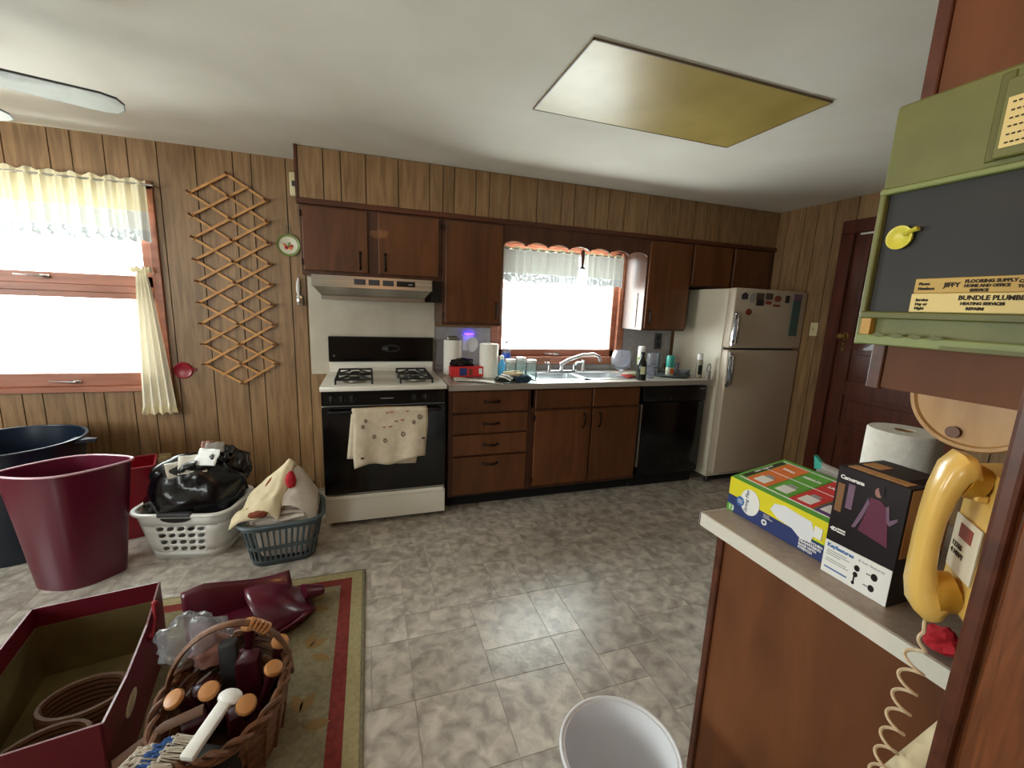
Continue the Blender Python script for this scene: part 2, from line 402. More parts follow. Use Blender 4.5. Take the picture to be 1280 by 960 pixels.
mb = MB(); wall_with_hole(mb, FY-.1, D+.1, 0, ZC, [W3], lambda m, a, b, c, d: m.box(LX-.12, LX, a, b, c, d)); struct('wall_left', mb, 'paneling')
mb = MB(); wall_with_hole(mb, LX-.1, RX+.1, 0, ZC, [W4], lambda m, a, b, c, d: m.box(a, b, FY-.12, FY, c, d)); struct('wall_front', mb, 'paneling')
struct('baseboard_back', MB().box(LX, -.416, D-.016, D-.003, 0, .07, .003), 'trim_wood')

# ---- soffit over the upper cabinets
soff = struct('wall_soffit', MB().box(-.41, RX-.003, UY+.008, D-.004, 2.055, ZC-.0005), 'paneling_backing')
GS = [-.395, -.251, -.149, 0, .202, .404, .495, .572, .723, .821, .969, 1.177, 1.374, 1.479, 1.661, 1.773, 1.916, 2.131, 2.33, 2.43, 2.585, 2.70, 2.85, 3.05, 3.15, 3.35, RX-.004]
for a, b in zip(GS[:-1], GS[1:]): part('plank', MB().box(a+g, b-g, UY, UY+.008, 2.055, ZC-.004), 'paneling', soff)
part('corner_strip', MB().box(-.412, -.396, UY-.006, UY+.02, 2.05, ZC-.001), 'trim_wood', soff)
struct('trim_1', MB().box(-.412, RX-.004, UY-.014, UY+.03, 2.022, 2.056, .004), 'trim_wood')

# ---- window over the dining corner: two awning sashes
def sash(o, x0, x1, z0, z1, y, mt, st, rl_b, rl_t, name='sash'):
    s = part(name, MB().box(x0, x0+st, y-.03, y+.03, z0, z1, .004).box(x1-st, x1, y-.03, y+.03, z0, z1, .004).box(x0, x1, y-.03, y+.03, z0, z0+rl_b, .004).box(x0, x1, y-.03, y+.03, z1-rl_t, z1, .004), mt, o)
    part('pane', MB().box(x0+st-.005, x1-st+.005, y-.002, y+.002, z0+rl_b-.005, z1-rl_t+.005), 'pane_glass', s); return s
def crank(o, x, z, y):
    h = part('crank_handle', MB().box(x-.03, x+.03, y-.012, y, z-.012, z+.012, .004).tube([(x+.01, y-.012, z), (x+.01, y-.03, z), (x-.03, y-.034, z+.004), (x-.12, y-.03, z+.008)], [.008, .008, .006, .005]), 'chrome', o, smooth=1)
x0, x1, z0, z1 = W1
win1 = struct('window_1', MB().box(x0-.01, x1+.012, D-.02, D-.002, z1-.03, z1+.02, .003).box(x1-.035, x1+.012, D-.02, D-.002, z0, z1, .003).box(x0-.01, x0+.035, D-.02, D-.002, z0, z1, .003)
     .box(x0, x0+.03, D, D+.12, z0, z1).box(x1-.045, x1, D, D+.12, z0, z1).box(x0, x1, D, D+.12, z1-.03, z1).box(x0, x1, D-.03, D+.12, z0, z0+.035, .004).box(x0, x1, D, D+.12, 1.435, 1.475), 'window_wood')
sash(win1, x0+.03, x1-.04, .835, 1.435, D+.04, 'window_wood', .05, .085, .04)
sash(win1, x0+.03, x1-.04, 1.475, 2.07, D+.04, 'window_wood', .05, .07, .05)
part('pale_gap_strip', MB().box(x0+.04, x1-.05, D+.002, D+.008, 1.44, 1.452), 'cream_plastic', win1)
crank(win1, -1.78, .865, D+.008); crank(win1, -1.86, 1.515, D+.008)
# ---- window over the sink
x0, x1, z0, z1 = W2
win2 = struct('window_2', MB().box(x0-.02, x0+.04, D-.02, D+.12, z0, z1, .003).box(x1-.04, x1+.03, D-.02, D+.12, z0, z1, .003).box(x0, x1, D-.02, D+.12, z1-.04, z1).box(x0-.02, x1+.03, D-.05, D+.12, z0-.035, z0+.03, .005), 'window_wood')
sash(win2, x0+.04, x1-.04, z0+.03, z1-.04, D+.05, 'window_wood', .045, .06, .05)
crank(win2, 1.55, z0+.05, D+.01)
part('sash_stay', MB().tube([(2.03, D-.005, 1.60), (1.97, D-.008, 1.42), (1.94, D-.005, 1.33)], .006), 'brass', win2)
# ---- windows that light the room from outside the picture
def frame_y(name, h, x, mt):
    y0, y1, z0, z1 = h; w_ = struct(name, MB().box(x-.02, x+.12, y0, y0+.06, z0, z1).box(x-.02, x+.12, y1-.06, y1, z0, z1).box(x-.02, x+.12, y0, y1, z0, z0+.06).box(x-.02, x+.12, y0, y1, z1-.06, z1).box(x+.02, x+.06, (y0+y1)/2-.025, (y0+y1)/2+.025, z0, z1), mt)
    part('pane', MB().box(x+.04, x+.044, y0+.05, y1-.05, z0+.05, z1-.05), 'pane_glass', w_)
frame_y('window_3', W3, LX-.12, 'window_wood')
x0, x1, z0, z1 = W4; w4 = struct('window_4', MB().box(x0, x0+.06, FY-.12, FY+.02, z0, z1).box(x1-.06, x1, FY-.12, FY+.02, z0, z1).box(x0, x1, FY-.12, FY+.02, z0, z0+.06).box(x0, x1, FY-.12, FY+.02, z1-.06, z1), 'window_wood')
part('pane', MB().box(x0+.05, x1-.05, FY-.06, FY-.056, z0+.05, z1-.05), 'pane_glass', w4)

# ---- panelled door in the right wall
X = RX
door = struct('door_1', MB().box(X+.012, X+.05, DY0, DY0+.11, 0, DZ-.01, .003).box(X+.012, X+.05, DY1-.12, DY1-.01, 0, DZ-.01, .003), 'door_wood')
rails = [(0, .20), (.53, .63), (.86, .98), (1.22, 1.32), (1.56, 1.66), (1.99, DZ-.01)]
for a, b in rails: part('rail', MB().box(X+.0125, X+.05, DY0+.11, DY1-.12, a, b, .003), 'door_wood', door)
for (a, b), (c, d) in zip(rails[:-1], rails[1:]): part('door_panel', MB().box(X+.026, X+.04, DY0+.105, DY1-.115, b-.004, c+.004).box(X+.022, X+.03, DY0+.15, DY1-.16, b+.035, c-.035, .004), 'door_wood', door)
part('casing', MB().box(X-.018, X+.05, DY1-.012, DY1+.085, 0, DZ-.011, .004).box(X-.018, X+.05, DY0-.085, DY0+.01, 0, DZ-.011, .004).box(X-.018, X+.05, DY0-.085, DY1+.085, DZ-.01, DZ+.09, .005), 'door_wood', door)
part('pale_gap_strip', MB().box(X-.006, X+.014, DY0, DY1-.05, DZ-.024, DZ-.012), 'white_plastic', door)  # white strip paints in the light leaking through the gap over the door
kn = part('door_knob', MB(Matrix.Translation((X+.012, DY1-.055, 1.315)) @ Matrix.Rotation(R_(-90), 4, 'Y')).lathe((0, 0, 0), [(.001, .062), (.02, .06), (.028, .048), (.024, .034), (.010, .026), (.010, .012), (.03, .008), (.032, 0)], 20), 'brass', door, smooth=1)
part('keyhole_plate', MB().box(X+.006, X+.0125, DY1-.065, DY1-.045, 1.20, 1.27, .003), 'brass', door)
part('keyhole', MB().box(X+.004, X+.0065, DY1-.058, DY1-.052, 1.225, 1.25), 'toe_dark', door)

# ---- partition end next to the camera, with a rounded corner bead
part_w = struct('wall_partition', MB().box(.772, .80, FY, .285, 0, ZC).box(.80, 1.05, FY, .20, 0, ZC).box(.88, 1.05, .2, .236, .9, 1.30), 'post_wood')
part('edge_bead', MB().box(.758, .775, .268, .290, 0, ZC, .006, 2), 'trim_wood', part_w)
part('face_board', MB().box(.762, .773, -.6, .262, 0, ZC, .003), 'post_wood', part_w)

# ================================================================== CABINETS
def pull(o, c, horiz, L=.10, y=None):
    x, y, z = c; h = L/2
    a, b = ((x-h, y, z), (x+h, y, z)) if horiz else ((x, y, z-h), (x, y, z+h)); d = Vector(b)-Vector(a)
    mid = [Vector(a), Vector(a)+d*.12+Vector((0, -.02, 0)), Vector(a)+d*.5+Vector((0, -.026, 0)), Vector(a)+d*.88+Vector((0, -.02, 0)), Vector(b)]
    return part('handle', MB().tube(mid, [.008, .006, .008, .006, .008], 8).box(*( (a[0]-.008, a[0]+.008) if not horiz else (a[0]-.01, a[0]+.008)), y-.003, y+.002, a[2]-.01, a[2]+.01).box(b[0]-.008, b[0]+.01, y-.003, y+.002, b[2]-.01, b[2]+.01), 'dark_pull', o, smooth=1)
def door_front(o, x0, x1, z0, z1, y, name='door', hinge=None, t=.02, mt='cabinet_door_wood'):
    d = part(name, MB().box(x0, x1, y, y+t, z0, z1, .006, 2), mt, o)
    if hinge is not None:
        for z in (z0+.05, z1-.05): part('hinge', MB().cyl((hinge, y-.002, z-.02), (hinge, y-.002, z+.02), .005, n=8), 'dark_pull', d)
    return d
UD = UY-.018
c = thing('upper_cabinet', 'brown two-door wall cabinet above the range hood', 'cabinet', (.045, 3.23, 1.595))
part('body', MB().box(-.397, .488, UY, D-.004, 1.597, 2.021, .002), 'cabinet_wood', c)
d = door_front(c, -.383, .005, 1.622, 2.012, UD, hinge=-.39); pull(d, (-.045, UD, 1.70), False)
d = door_front(c, .068, .468, 1.622, 2.010, UD, hinge=.478); pull(d, (.112, UD, 1.70), False)
c = thing('upper_cabinet', 'tall brown single-door wall cabinet left of the sink window', 'cabinet', (.71, 3.23, 1.297))
part('body', MB().box(.49, .938, UY, D-.004, 1.297, 2.021, .002), 'cabinet_wood', c)
d = door_front(c, .512, .925, 1.318, 2.008, UD, hinge=.503); pull(d, (.885, UD, 1.41), False)
c = thing('upper_cabinet', 'tall brown single-door wall cabinet between sink window and refrigerator', 'cabinet', (2.39, 3.23, 1.29))
part('body', MB().box(2.165, 2.60, UY, D-.004, 1.29, 2.021, .002), 'cabinet_wood', c)
d = door_front(c, 2.18, 2.592, 1.305, 2.012, UD); pull(d, (2.215, UD, 1.40), False)
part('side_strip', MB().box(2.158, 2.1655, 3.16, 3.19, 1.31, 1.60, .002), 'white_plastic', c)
c = thing('upper_cabinet', 'low dark two-door wall cabinet above the refrigerator', 'cabinet', (3.05, 3.23, 1.672))
part('body', MB().box(2.602, RX-.006, UY, D-.004, 1.672, 2.021, .002), 'cabinet_wood', c)
door_front(c, 2.615, 3.02, 1.685, 2.012, UD); door_front(c, 3.05, 3.455, 1.685, 2.012, UD)
# scalloped board across the window
pts = [(.939, 2.021), (.939, 1.885)]; n = 7; wd = (2.164-.939)/n
for k in range(n):
    for q in range(1, 13): t = q/12; pts.append((.939+wd*(k+t), 1.888+.026*math.sin(math.pi*t)**.8 if 0 < t < 1 else 1.885))
pts.append((2.164, 2.021))
solo('valance_board', MB().prism(pts, 'y', UY, UY+.02), 'cabinet_wood', 'brown scalloped wooden board spanning above the sink window', 'valance board')

# base cabinets
BY = 2.80
c = thing('base_cabinet', 'brown base cabinet with four drawers beside the stove', 'cabinet', (.80, 3.1, 0))
part('body', MB().box(.50, 1.10, BY, D-.004, .10, .874, .002), 'cabinet_wood', c)
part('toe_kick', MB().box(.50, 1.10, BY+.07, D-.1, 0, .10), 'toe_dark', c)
for z0, z1 in ((.717, .864), (.564, .703), (.405, .553), (.118, .394)):
    d = door_front(c, .527, 1.075, z0, z1, BY-.02, 'drawer'); pull(d, (.80, BY-.02, (z0+z1)/2 if z1-z0 < .2 else z1-.055), True)
c = thing('base_cabinet', 'brown base cabinet with two doors under the sink', 'cabinet', (1.56, 3.1, 0))
part('body', MB().box(1.10, 2.022, BY, D-.2, .10, .73, .002).box(1.10, 2.022, BY, BY+.04, .73, .874).box(1.10, 1.12, BY, D-.2, .73, .874).box(2.0, 2.022, BY, D-.2, .73, .874), 'cabinet_wood', c)
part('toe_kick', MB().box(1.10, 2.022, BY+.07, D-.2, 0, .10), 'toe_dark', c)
for x0, x1 in ((1.132, 1.585), (1.60, 2.012)):
    part('false_front', MB().box(x0, x1, BY-.012, BY, .722, .862, .004), 'cabinet_door_wood', c)
d = door_front(c, 1.132, 1.588, .128, .706, BY-.02, hinge=1.125); pull(d, (1.525, BY-.02, .62), False)
d = door_front(c, 1.60, 2.012, .128, .706, BY-.02); pull(d, (1.66, BY-.02, .62), False)
# dishwasher
c = thing('dishwasher', 'black built-in dishwasher between sink cabinet and refrigerator', 'dishwasher', (2.34, 3.1, 0))
part('body', MB().box(2.036, 2.652, 2.83, D-.05, .10, .868), 'black_plastic', c)
part('door', MB().box(2.042, 2.650, 2.785, 2.83, .12, .735, .008, 2), 'black_enamel', c, smooth=1)
p = part('control_panel', MB().box(2.042, 2.650, 2.778, 2.83, .74, .864, .008, 2), 'black_plastic', c, smooth=1)
part('latch', MB().box(2.29, 2.40, 2.768, 2.780, .76, .785, .004), 'black_enamel', p); part('badge', MB().box(2.585, 2.63, 2.7765, 2.779, .835, .842), 'print_grey', p)
part('edge_trim', MB().box(2.030, 2.0415, 2.782, 2.83, .20, .72), 'steel', c)
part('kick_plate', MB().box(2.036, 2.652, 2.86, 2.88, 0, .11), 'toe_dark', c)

# countertop with a cut-out for the sink
CT = .914; CY = 2.757
top = thing('countertop', 'long pale laminate worktop with a cut-out for the sink', 'countertop', (1.59, 3.08, .876))
SX0, SX1, SY0, SY1 = 1.17, 1.985, 2.875, 3.285
part('slab', MB().box(.494, SX0, CY+.006, D-.005, .876, CT).box(SX1, 2.675, CY+.006, D-.005, .876, CT).box(SX0, SX1, CY+.006, SY0, .876, CT).box(SX0, SX1, SY1, D-.005, .876, CT), 'laminate', top)
part('front_edge', MB().box(.494, 2.675, CY, CY+.008, .874, CT-.001, .003), 'laminate_edge', top)
part('backsplash_curb', MB().box(.494, 2.675, D-.025, D-.0035, CT, .963, .004), 'splash', top)
solo('backsplash_panel', MB().box(.502, .945, D-.012, D-.0035, .964, 1.265, .002).box(.492, .503, D-.014, D-.0035, .964, 1.27), 'splash', 'grey backsplash panel behind the paper towel rolls', 'backsplash')
solo('backsplash_panel', MB().box(2.206, 2.73, D-.012, D-.0035, .964, 1.285, .002), 'splash', 'grey backsplash panel behind the bottles right of the window', 'backsplash')
o = solo('backsplash_panel', MB().box(-.405, .49, D-.014, D-.004, .90, 1.60, .003), 'white_panel', 'large off-white backsplash panel behind the stove', 'backsplash')
# sink
s = thing('sink', 'stainless steel double-bowl sink set in the worktop', 'sink', (1.58, 3.08, CT))
def bowl(mb, x0, x1, y0, y1):
    cx, cy, a, b = (x0+x1)/2, (y0+y1)/2, (x1-x0)/2, (y1-y0)/2; rs = []
    for k, z in ((1, .004), (.985, -.01), (.93, -.15), (.86, -.17)): rs.append([(cx+p[0], cy+p[1], CT+z) for p in rrect(a*k, b*k, .05*k, 4)])
    mb.loft(rs, False, True)
rim = MB()
b1, b2 = (1.20, 1.565, 2.905, 3.19), (1.60, 1.955, 2.905, 3.19)
for x0, x1, y0, y1 in ((SX0-.02, b1[0]+.01, SY0-.02, SY1+.02), (b1[1]-.01, b2[0]+.01, SY0-.02, SY1+.02), (b2[1]-.01, SX1+.02, SY0-.02, SY1+.02), (b1[0], b2[1], SY0-.02, b1[2]+.01), (b1[0], b2[1], b1[3]-.01, SY1+.02)): rim.box(x0, x1, y0, y1, CT+.0002, CT+.004)
part('rim', rim, 'sink_steel', s)
for b in (b1, b2):
    m_ = MB(); bowl(m_, *b); q = part('bowl', m_, 'sink_steel', s, smooth=1); part('drain', MB().lathe(((b[0]+b[1])/2, (b[2]+b[3])/2, CT-.1685), [(.045, 0), (.045, .004), (.03, .002), (.001, .001)], 20), 'chrome', q, smooth=1)
for k, (x, y) in enumerate(((1.70, 3.05), (1.84, 3.06))):
    solo('bowl', MB().lathe((x, y, CT-.168), [(.03, 0), (.045, .02), (.06, .055), (.062, .06), (.057, .058), (.04, .02), (.001, .012)], 20), 'white_plastic', ['white bowl in the right sink basin nearer the divider', 'white bowl in the right sink basin nearer the bottle'][k], 'bowl', 'bowls in the sink', smooth=1)
f = thing('faucet', 'chrome kitchen faucet with two lever handles behind the sink', 'faucet', (1.530, 3.25, CT+.004))
part('base_plate', MB().box(1.400, 1.670, 3.215, 3.265, CT+.0045, CT+.02, .008, 2), 'chrome', f, smooth=1)
part('spout', MB().tube([(1.530, 3.24, CT+.02), (1.530, 3.24, CT+.07), (1.590, 3.22, CT+.11), (1.690, 3.17, CT+.155), (1.770, 3.13, CT+.165), (1.810, 3.11, CT+.15), (1.820, 3.105, CT+.11)], [.022, .019, .015, .014, .014, .014, .013], 12), 'chrome', f, smooth=1)
for x, dx in ((1.420, -.06), (1.650, .06)): part('lever', MB().cyl((x, 3.24, CT+.02), (x, 3.24, CT+.06), .017, .014).tube([(x, 3.24, CT+.06), (x+dx*.3, 3.22, CT+.085), (x+dx, 3.19, CT+.09)], [.013, .009, .007]), 'chrome', f, smooth=1)
part('side_spray', MB().lathe((1.740, 3.255, CT+.0045), [(.02, 0), (.018, .02), (.012, .03), (.013, .07), (.017, .09), (.012, .10)], 14), 'chrome', f, smooth=1)
solo('sink_stopper', MB().cyl((1.25, D-.028, .985), (1.25, D-.045, .985), .032, .030, 20).cyl((1.25, D-.045, .985), (1.25, D-.052, .985), .012, .01, 12), 'steel', 'round grey metal sink stopper leaning beneath the window', 'stopper', smooth=1)

# range hood
h = thing('range_hood', 'metal range hood with dark switches under the wall cabinet', 'range hood', (.04, 3.2, 1.44))
part('shell', MB().loft([[(-.335, 2.985, 1.596), (.412, 2.985, 1.596), (.412, D-.016, 1.596), (-.335, D-.016, 1.596)], [(-.335, 2.975, 1.525), (.412, 2.975, 1.525), (.412, D-.016, 1.525), (-.335, D-.016, 1.525)]]), 'steel', h)
part('skirt', MB().loft([[(-.330, 2.985, 1.525), (.407, 2.985, 1.525), (.407, D-.016, 1.525), (-.330, D-.016, 1.525)], [(-.282, 3.03, 1.468), (.360, 3.03, 1.468), (.360, D-.016, 1.468), (-.282, D-.016, 1.468)]], False, False), 'steel', h)
part('lower_lip', MB().box(-.286, .364, 3.022, D-.016, 1.445, 1.470, .003), 'steel', h)
for k in range(4): part('switch', MB().box(-.085+.088*k, -.085+.088*k+(.07 if k < 3 else .12), 2.974, 2.984, 1.545, 1.580, .002), 'grey_dark' if k < 3 else 'black_plastic', h)
part('badge', MB().box(.255, .28, 2.9725, 2.9745, 1.556, 1.563), 'print_grey', h)
part('filler', MB().box(.412, .486, 3.04, D-.02, 1.45, 1.596), 'black_plastic', h)

# ================================================================== STOVE
st = thing('gas_stove', 'white gas stove with black oven door and black control panel', 'stove', (.094, 3.06, 0))
x0, x1, fy = -.284, .472, 2.745
part('body', MB().box(x0, x1, fy+.03, D-.03, .03, .89, .004), 'white_enamel', st)
part('cooktop', MB().box(x0-.008, x1+.008, fy-.008, D-.04, .893, .926, .008, 2), 'white_enamel', st, smooth=1)
part('control_panel', MB().box(x0, x1, fy, fy+.035, .802, .892, .005), 'black_enamel', st)
od = part('oven_door', MB().box(x0, x1, fy-.012, fy+.03, .228, .795, .006, 2), 'black_enamel', st)
part('handle', MB().tube([(x0+.04, fy-.012, .765), (x0+.05, fy-.045, .772), (x1-.05, fy-.045, .772), (x1-.04, fy-.012, .765)], .011, 10), 'black_plastic', od, smooth=1)
dr = part('drawer', MB().box(x0, x1, fy-.01, fy+.03, .034, .205, .006, 2).box(x0+.01, x1-.01, fy-.016, fy-.006, .188, .216, .004), 'white_enamel', st)
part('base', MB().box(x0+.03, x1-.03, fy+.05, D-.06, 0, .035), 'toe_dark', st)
for x in (-.225, -.165, -.105, .27, .34):
    k = part('knob', MB().cyl((x, fy, .847), (x, fy-.012, .847), .022, .021, 18).box(x-.005, x+.005, fy-.03, fy-.010, .827, .867, .002), 'black_plastic', st, smooth=1)
part('nameplate', MB().box(.06, .14, fy-.0015, fy+.001, .842, .846), 'print_grey', st)
part('backguard', MB().box(x0+.006, x1-.006, D-.075, D-.032, .92, 1.0, .004), 'white_enamel', st)
bg_ = part('backguard_panel', MB().box(x0+.003, x1-.003, D-.085, D-.03, 1.0, 1.185, .006, 2), 'black_enamel', st)
em = MB()
for a, b, q in ((.062, .026, 0), (.052, .018, .004)): em.tube([(.155+a*math.cos(t*.2618), D-.086, 1.10+b*math.sin(t*.2618)) for t in range(25)], .0016, 5)
part('emblem', em.box(.09, .135, D-.0868, D-.085, 1.088, 1.108), 'grey_dark', bg_)
part('badge', MB().cyl((-.245, D-.085, 1.045), (-.245, D-.0875, 1.045), .009, n=14), 'grey_dark', bg_)
for gx0, gx1 in ((-.205, .012), (.187, .392)):
    m_ = MB()
    for y0, y1 in ((2.80, 3.005), (3.035, 3.24)):
        cx, cy = (gx0+gx1)/2, (y0+y1)/2
        for a, b in (((gx0, y0), (gx1, y0)), ((gx1, y0), (gx1, y1)), ((gx1, y1), (gx0, y1)), ((gx0, y1), (gx0, y0))): m_.tube([(a[0], a[1], .957), (b[0], b[1], .957)], .007, 6)
        for px_, py_ in ((gx0, y0), (gx1, y0), (gx1, y1), (gx0, y1)):
            m_.tube([(px_, py_, .957), (cx+(px_-cx)*.28, cy+(py_-cy)*.28, .968)], .006, 6); m_.tube([(px_, py_, .957), (px_, py_, .926)], .007, 6)
        b_ = part('burner', MB().lathe((cx, cy, .926), [(.075, 0), (.07, .003), (.045, .004), (.04, .016), (.03, .020), (.001, .021)], 22), ['steel'], st, smooth=1)
        part('burner_cap', MB().lathe((cx, cy, .946), [(.034, 0), (.034, .006), (.028, .009), (.001, .0095)], 20), 'black_iron', b_, smooth=1)
    part('grate', m_, 'black_iron', st, smooth=1)
# towel over the oven handle
tw = thing('dish_towel', 'cream embroidered dish towel hanging over the oven door handle', 'towel', (.1, fy-.055, .42))
def tw_front(u, v):
    xl = -.108-.002*v+.03*max(0, v-.6); xr = .345-.008*v; zb = .415+.045*u+.015*math.sin(u*9); z = .788-(.788-zb)*v
    return (xl+(xr-xl)*u+.006*math.sin(v*5), fy-.063-.010*v*math.sin(u*8+1)-.006*math.sin(u*17)*v, z)
def tw_back(u, v):
    xl = -.112-.035*v; xr = .335-.06*v; zb = .47-.02*u+(-.04 if u > .5 else 0)*v; z = .788-(.788-zb)*v
    return (xl+(xr-xl)*u, fy-.030-.004*v*math.sin(u*9)-.014*(1-min(1, v*6)), z)
part('front_fall', MB().grid(tw_front, 24, 18), 'towel_linen', tw, smooth=1, solid=.003)
part('back_fall', MB().grid(tw_back, 20, 14), 'towel_linen', tw, smooth=1, solid=.003)
part('fold', MB().grid(lambda u, v: (-.110+.452*u, fy-.045-.0185*math.cos(math.pi*v), .786+.008*math.sin(math.pi*v)), 14, 6), 'towel_linen', tw, smooth=1, solid=.003)
m_ = MB()
for u, v, r in ((.16, .2, .009), (.12, .3, .01), (.27, .5, .011), (.42, .56, .012), (.66, .48, .014), (.80, .28, .011), (.88, .18, .014)):
    p = Vector(tw_front(u, v)); m_.tube([p+Vector((r*.7*math.cos(t*.628), -.003, r*math.sin(t*.628))) for t in range(11)], .0028, 5)
for u, v in ((.12, .86), (.95, .62)): p = Vector(tw_front(u, v)); m_.box(p.x-.01, p.x+.01, p.y-.004, p.y-.001, p.z-.008, p.z+.006, .002)
part('dark_embroidery', m_, 'print_dark', tw)
m_ = MB()
for u, v in ((.45, .06), (.51, .05), (.72, .05), (.56, .22), (.64, .21), (.40, .32), (.48, .31)): p = Vector(tw_front(u, v)); m_.prism([(p.x-.013, p.z+.004), (p.x, p.z-.007), (p.x+.013, p.z+.006), (p.x, p.z+.001)], 'y', p.y-.004, p.y-.001)
part('red_embroidery', m_, 'print_red', tw)

# ================================================================== REFRIGERATOR
fr = thing('refrigerator', 'cream top-freezer refrigerator with magnets on its freezer door', 'refrigerator', (3.12, 3.02, 0))
fx0, fx1 = 2.738, RX-.012
part('body', MB().box(fx0, fx1, 2.765, 3.36, .06, 1.655, .01, 2), 'fridge_side', fr, smooth=1)
fd = part('freezer_door', MB().box(fx0, fx1, 2.69, 2.762, 1.183, 1.66, .012, 3), 'fridge_cream_shaded', fr, smooth=1)
md_ = part('main_door', MB().box(fx0, fx1, 2.69, 2.762, .115, 1.168, .012, 3), 'fridge_cream_shaded', fr, smooth=1)
part('gasket', MB().box(fx0+.015, fx1-.015, 2.755, 2.768, .12, 1.65), 'grey_dark', fr)
part('kick_grille', MB().box(fx0+.02, fx1-.02, 2.79, 2.80, .02, .105), 'toe_dark', fr)
for x in (fx0+.04, fx1-.04): part('foot', MB().cyl((x, 2.80, 0), (x, 2.80, .062), .02, .02, 12), 'grey_dark', fr)
for dd, z0, z1 in ((fd, 1.20, 1.475), (md_, .865, 1.15)):
    hd = part('handle', MB().box(fx0+.004, fx0+.026, 2.672, 2.690, z0, z1, .004).tube([(fx0+.014, 2.68, z1-.01), (fx0+.014, 2.645, z1-.03), (fx0+.014, 2.64, (z0+z1)/2), (fx0+.014, 2.645, z0+.03), (fx0+.014, 2.68, z0+.01)], .011, 8), 'chrome', dd, smooth=1)
    part('grip', MB().box(fx0+.001, fx0+.028, 2.644, 2.672, z0+.05, z1-.05, .004), 'grey_dark', hd)
mag = [('house', .09, 1.60, .06, .055, 'grey_dark', 'grey house-shaped magnet'), ('oval', .165, 1.585, .055, .075, 'print_grey', 'grey oval magnet'), ('rect', .25, 1.60, .08, .055, 'print_dark', 'upper grey rectangular magnet with print'), ('rect', .255, 1.55, .08, .045, 'ink', 'dark rectangular magnet'),
       ('rect', .345, 1.605, .075, .05, 'print_dark', 'brown printed magnet'), ('rect', .345, 1.555, .06, .025, 'ink_red', 'small brownish red magnet strip'), ('oval', .44, 1.59, .07, .05, 'cloth_brown', 'brown oval magnet'), ('rect', .435, 1.535, .07, .018, 'cloth_brown', 'narrow brown magnet strip'),
       ('rect', .545, 1.59, .045, .06, 'ink', 'small dark upright magnet'), ('oval', .15, 1.475, .06, .05, 'cloth_brown', 'brown leaf-shaped magnet')]
for i, (k, dx, z, w_, h_, mt, lb) in enumerate(mag):
    x = fx0+dx; m_ = MB()
    if k == 'rect': m_.box(x-w_/2, x+w_/2, 2.684, 2.6898, z-h_/2, z+h_/2, .002)
    elif k == 'oval': m_.prism([(x+w_/2*math.cos(t*.3927), z+h_/2*math.sin(t*.3927)) for t in range(16)], 'y', 2.684, 2.6898)
    else: m_.prism([(x-w_/2, z-h_/2), (x+w_/2, z-h_/2), (x+w_/2, z+h_*.15), (x, z+h_/2), (x-w_/2, z+h_*.15)], 'y', 2.684, 2.6898)
    solo('fridge_magnet', m_, mt, lb+' on the freezer door', 'magnet', 'magnets on the freezer door')
nt = thing('notepad', 'tall teal notepad hanging on the freezer door', 'notepad', (fx0+.655, 2.687, 1.29)); part('pad', MB().box(fx0+.61, fx0+.70, 2.682, 2.6898, 1.29, 1.58, .002), M('pad_teal', '#47605c', r=.7), nt); part('header', MB().box(fx0+.61, fx0+.70, 2.680, 2.6898, 1.58, 1.635, .002), 'lilac_print', nt)
sw = thing('light_switch', 'cream light switch plate on the wall beside the door', 'switch', (RX-.006, 2.595, 1.31)); part('plate', MB().box(RX-.010, RX-.0035, 2.565, 2.63, 1.30, 1.41, .003), 'cream_plastic', sw); part('toggle', MB().box(RX-.022, RX-.010, 2.594, 2.602, 1.345, 1.365, .002), 'cream_plastic', sw)

# ================================================================== CEILING
cl = thing('ceiling_light', 'flat rectangular ceiling light with yellowed ribbed diffuser', 'ceiling light', (1.32, 1.77, ZC-.014))
lx0, lx1, ly0, ly1 = .747, 1.896, 1.48, 2.057
fz = ZC-.008; fw_ = .005
part('frame', MB().box(lx0, lx1, ly0, ly0+fw_, fz, ZC-.0005).box(lx0, lx1, ly1-fw_, ly1, fz, ZC-.0005).box(lx0, lx0+fw_, ly0, ly1, fz, ZC-.0005).box(lx1-fw_, lx1, ly0, ly1, fz, ZC-.0005), 'fixture_edge', cl)
def ribbed(name):
    mt = MATS['diffuser']; N = mt.node_tree.nodes; L = mt.node_tree.links; tc = N.new('ShaderNodeTexCoord'); v = N.new('ShaderNodeTexChecker'); v.inputs['Scale'].default_value = 110; L.new(tc.outputs['Object'], v.inputs['Vector'])
    bp = N.new('ShaderNodeBump'); bp.inputs['Strength'].default_value = .35; bp.inputs['Distance'].default_value = .004; L.new(v.outputs['Fac'], bp.inputs['Height']); L.new(bp.outputs[0], N['Principled BSDF'].inputs['Normal'])
ribbed('diffuser')
part('diffuser', MB().box(lx0+.005, lx1-.005, ly0+.005, ly1-.005, ZC-.0065, ZC-.001), 'diffuser', cl)

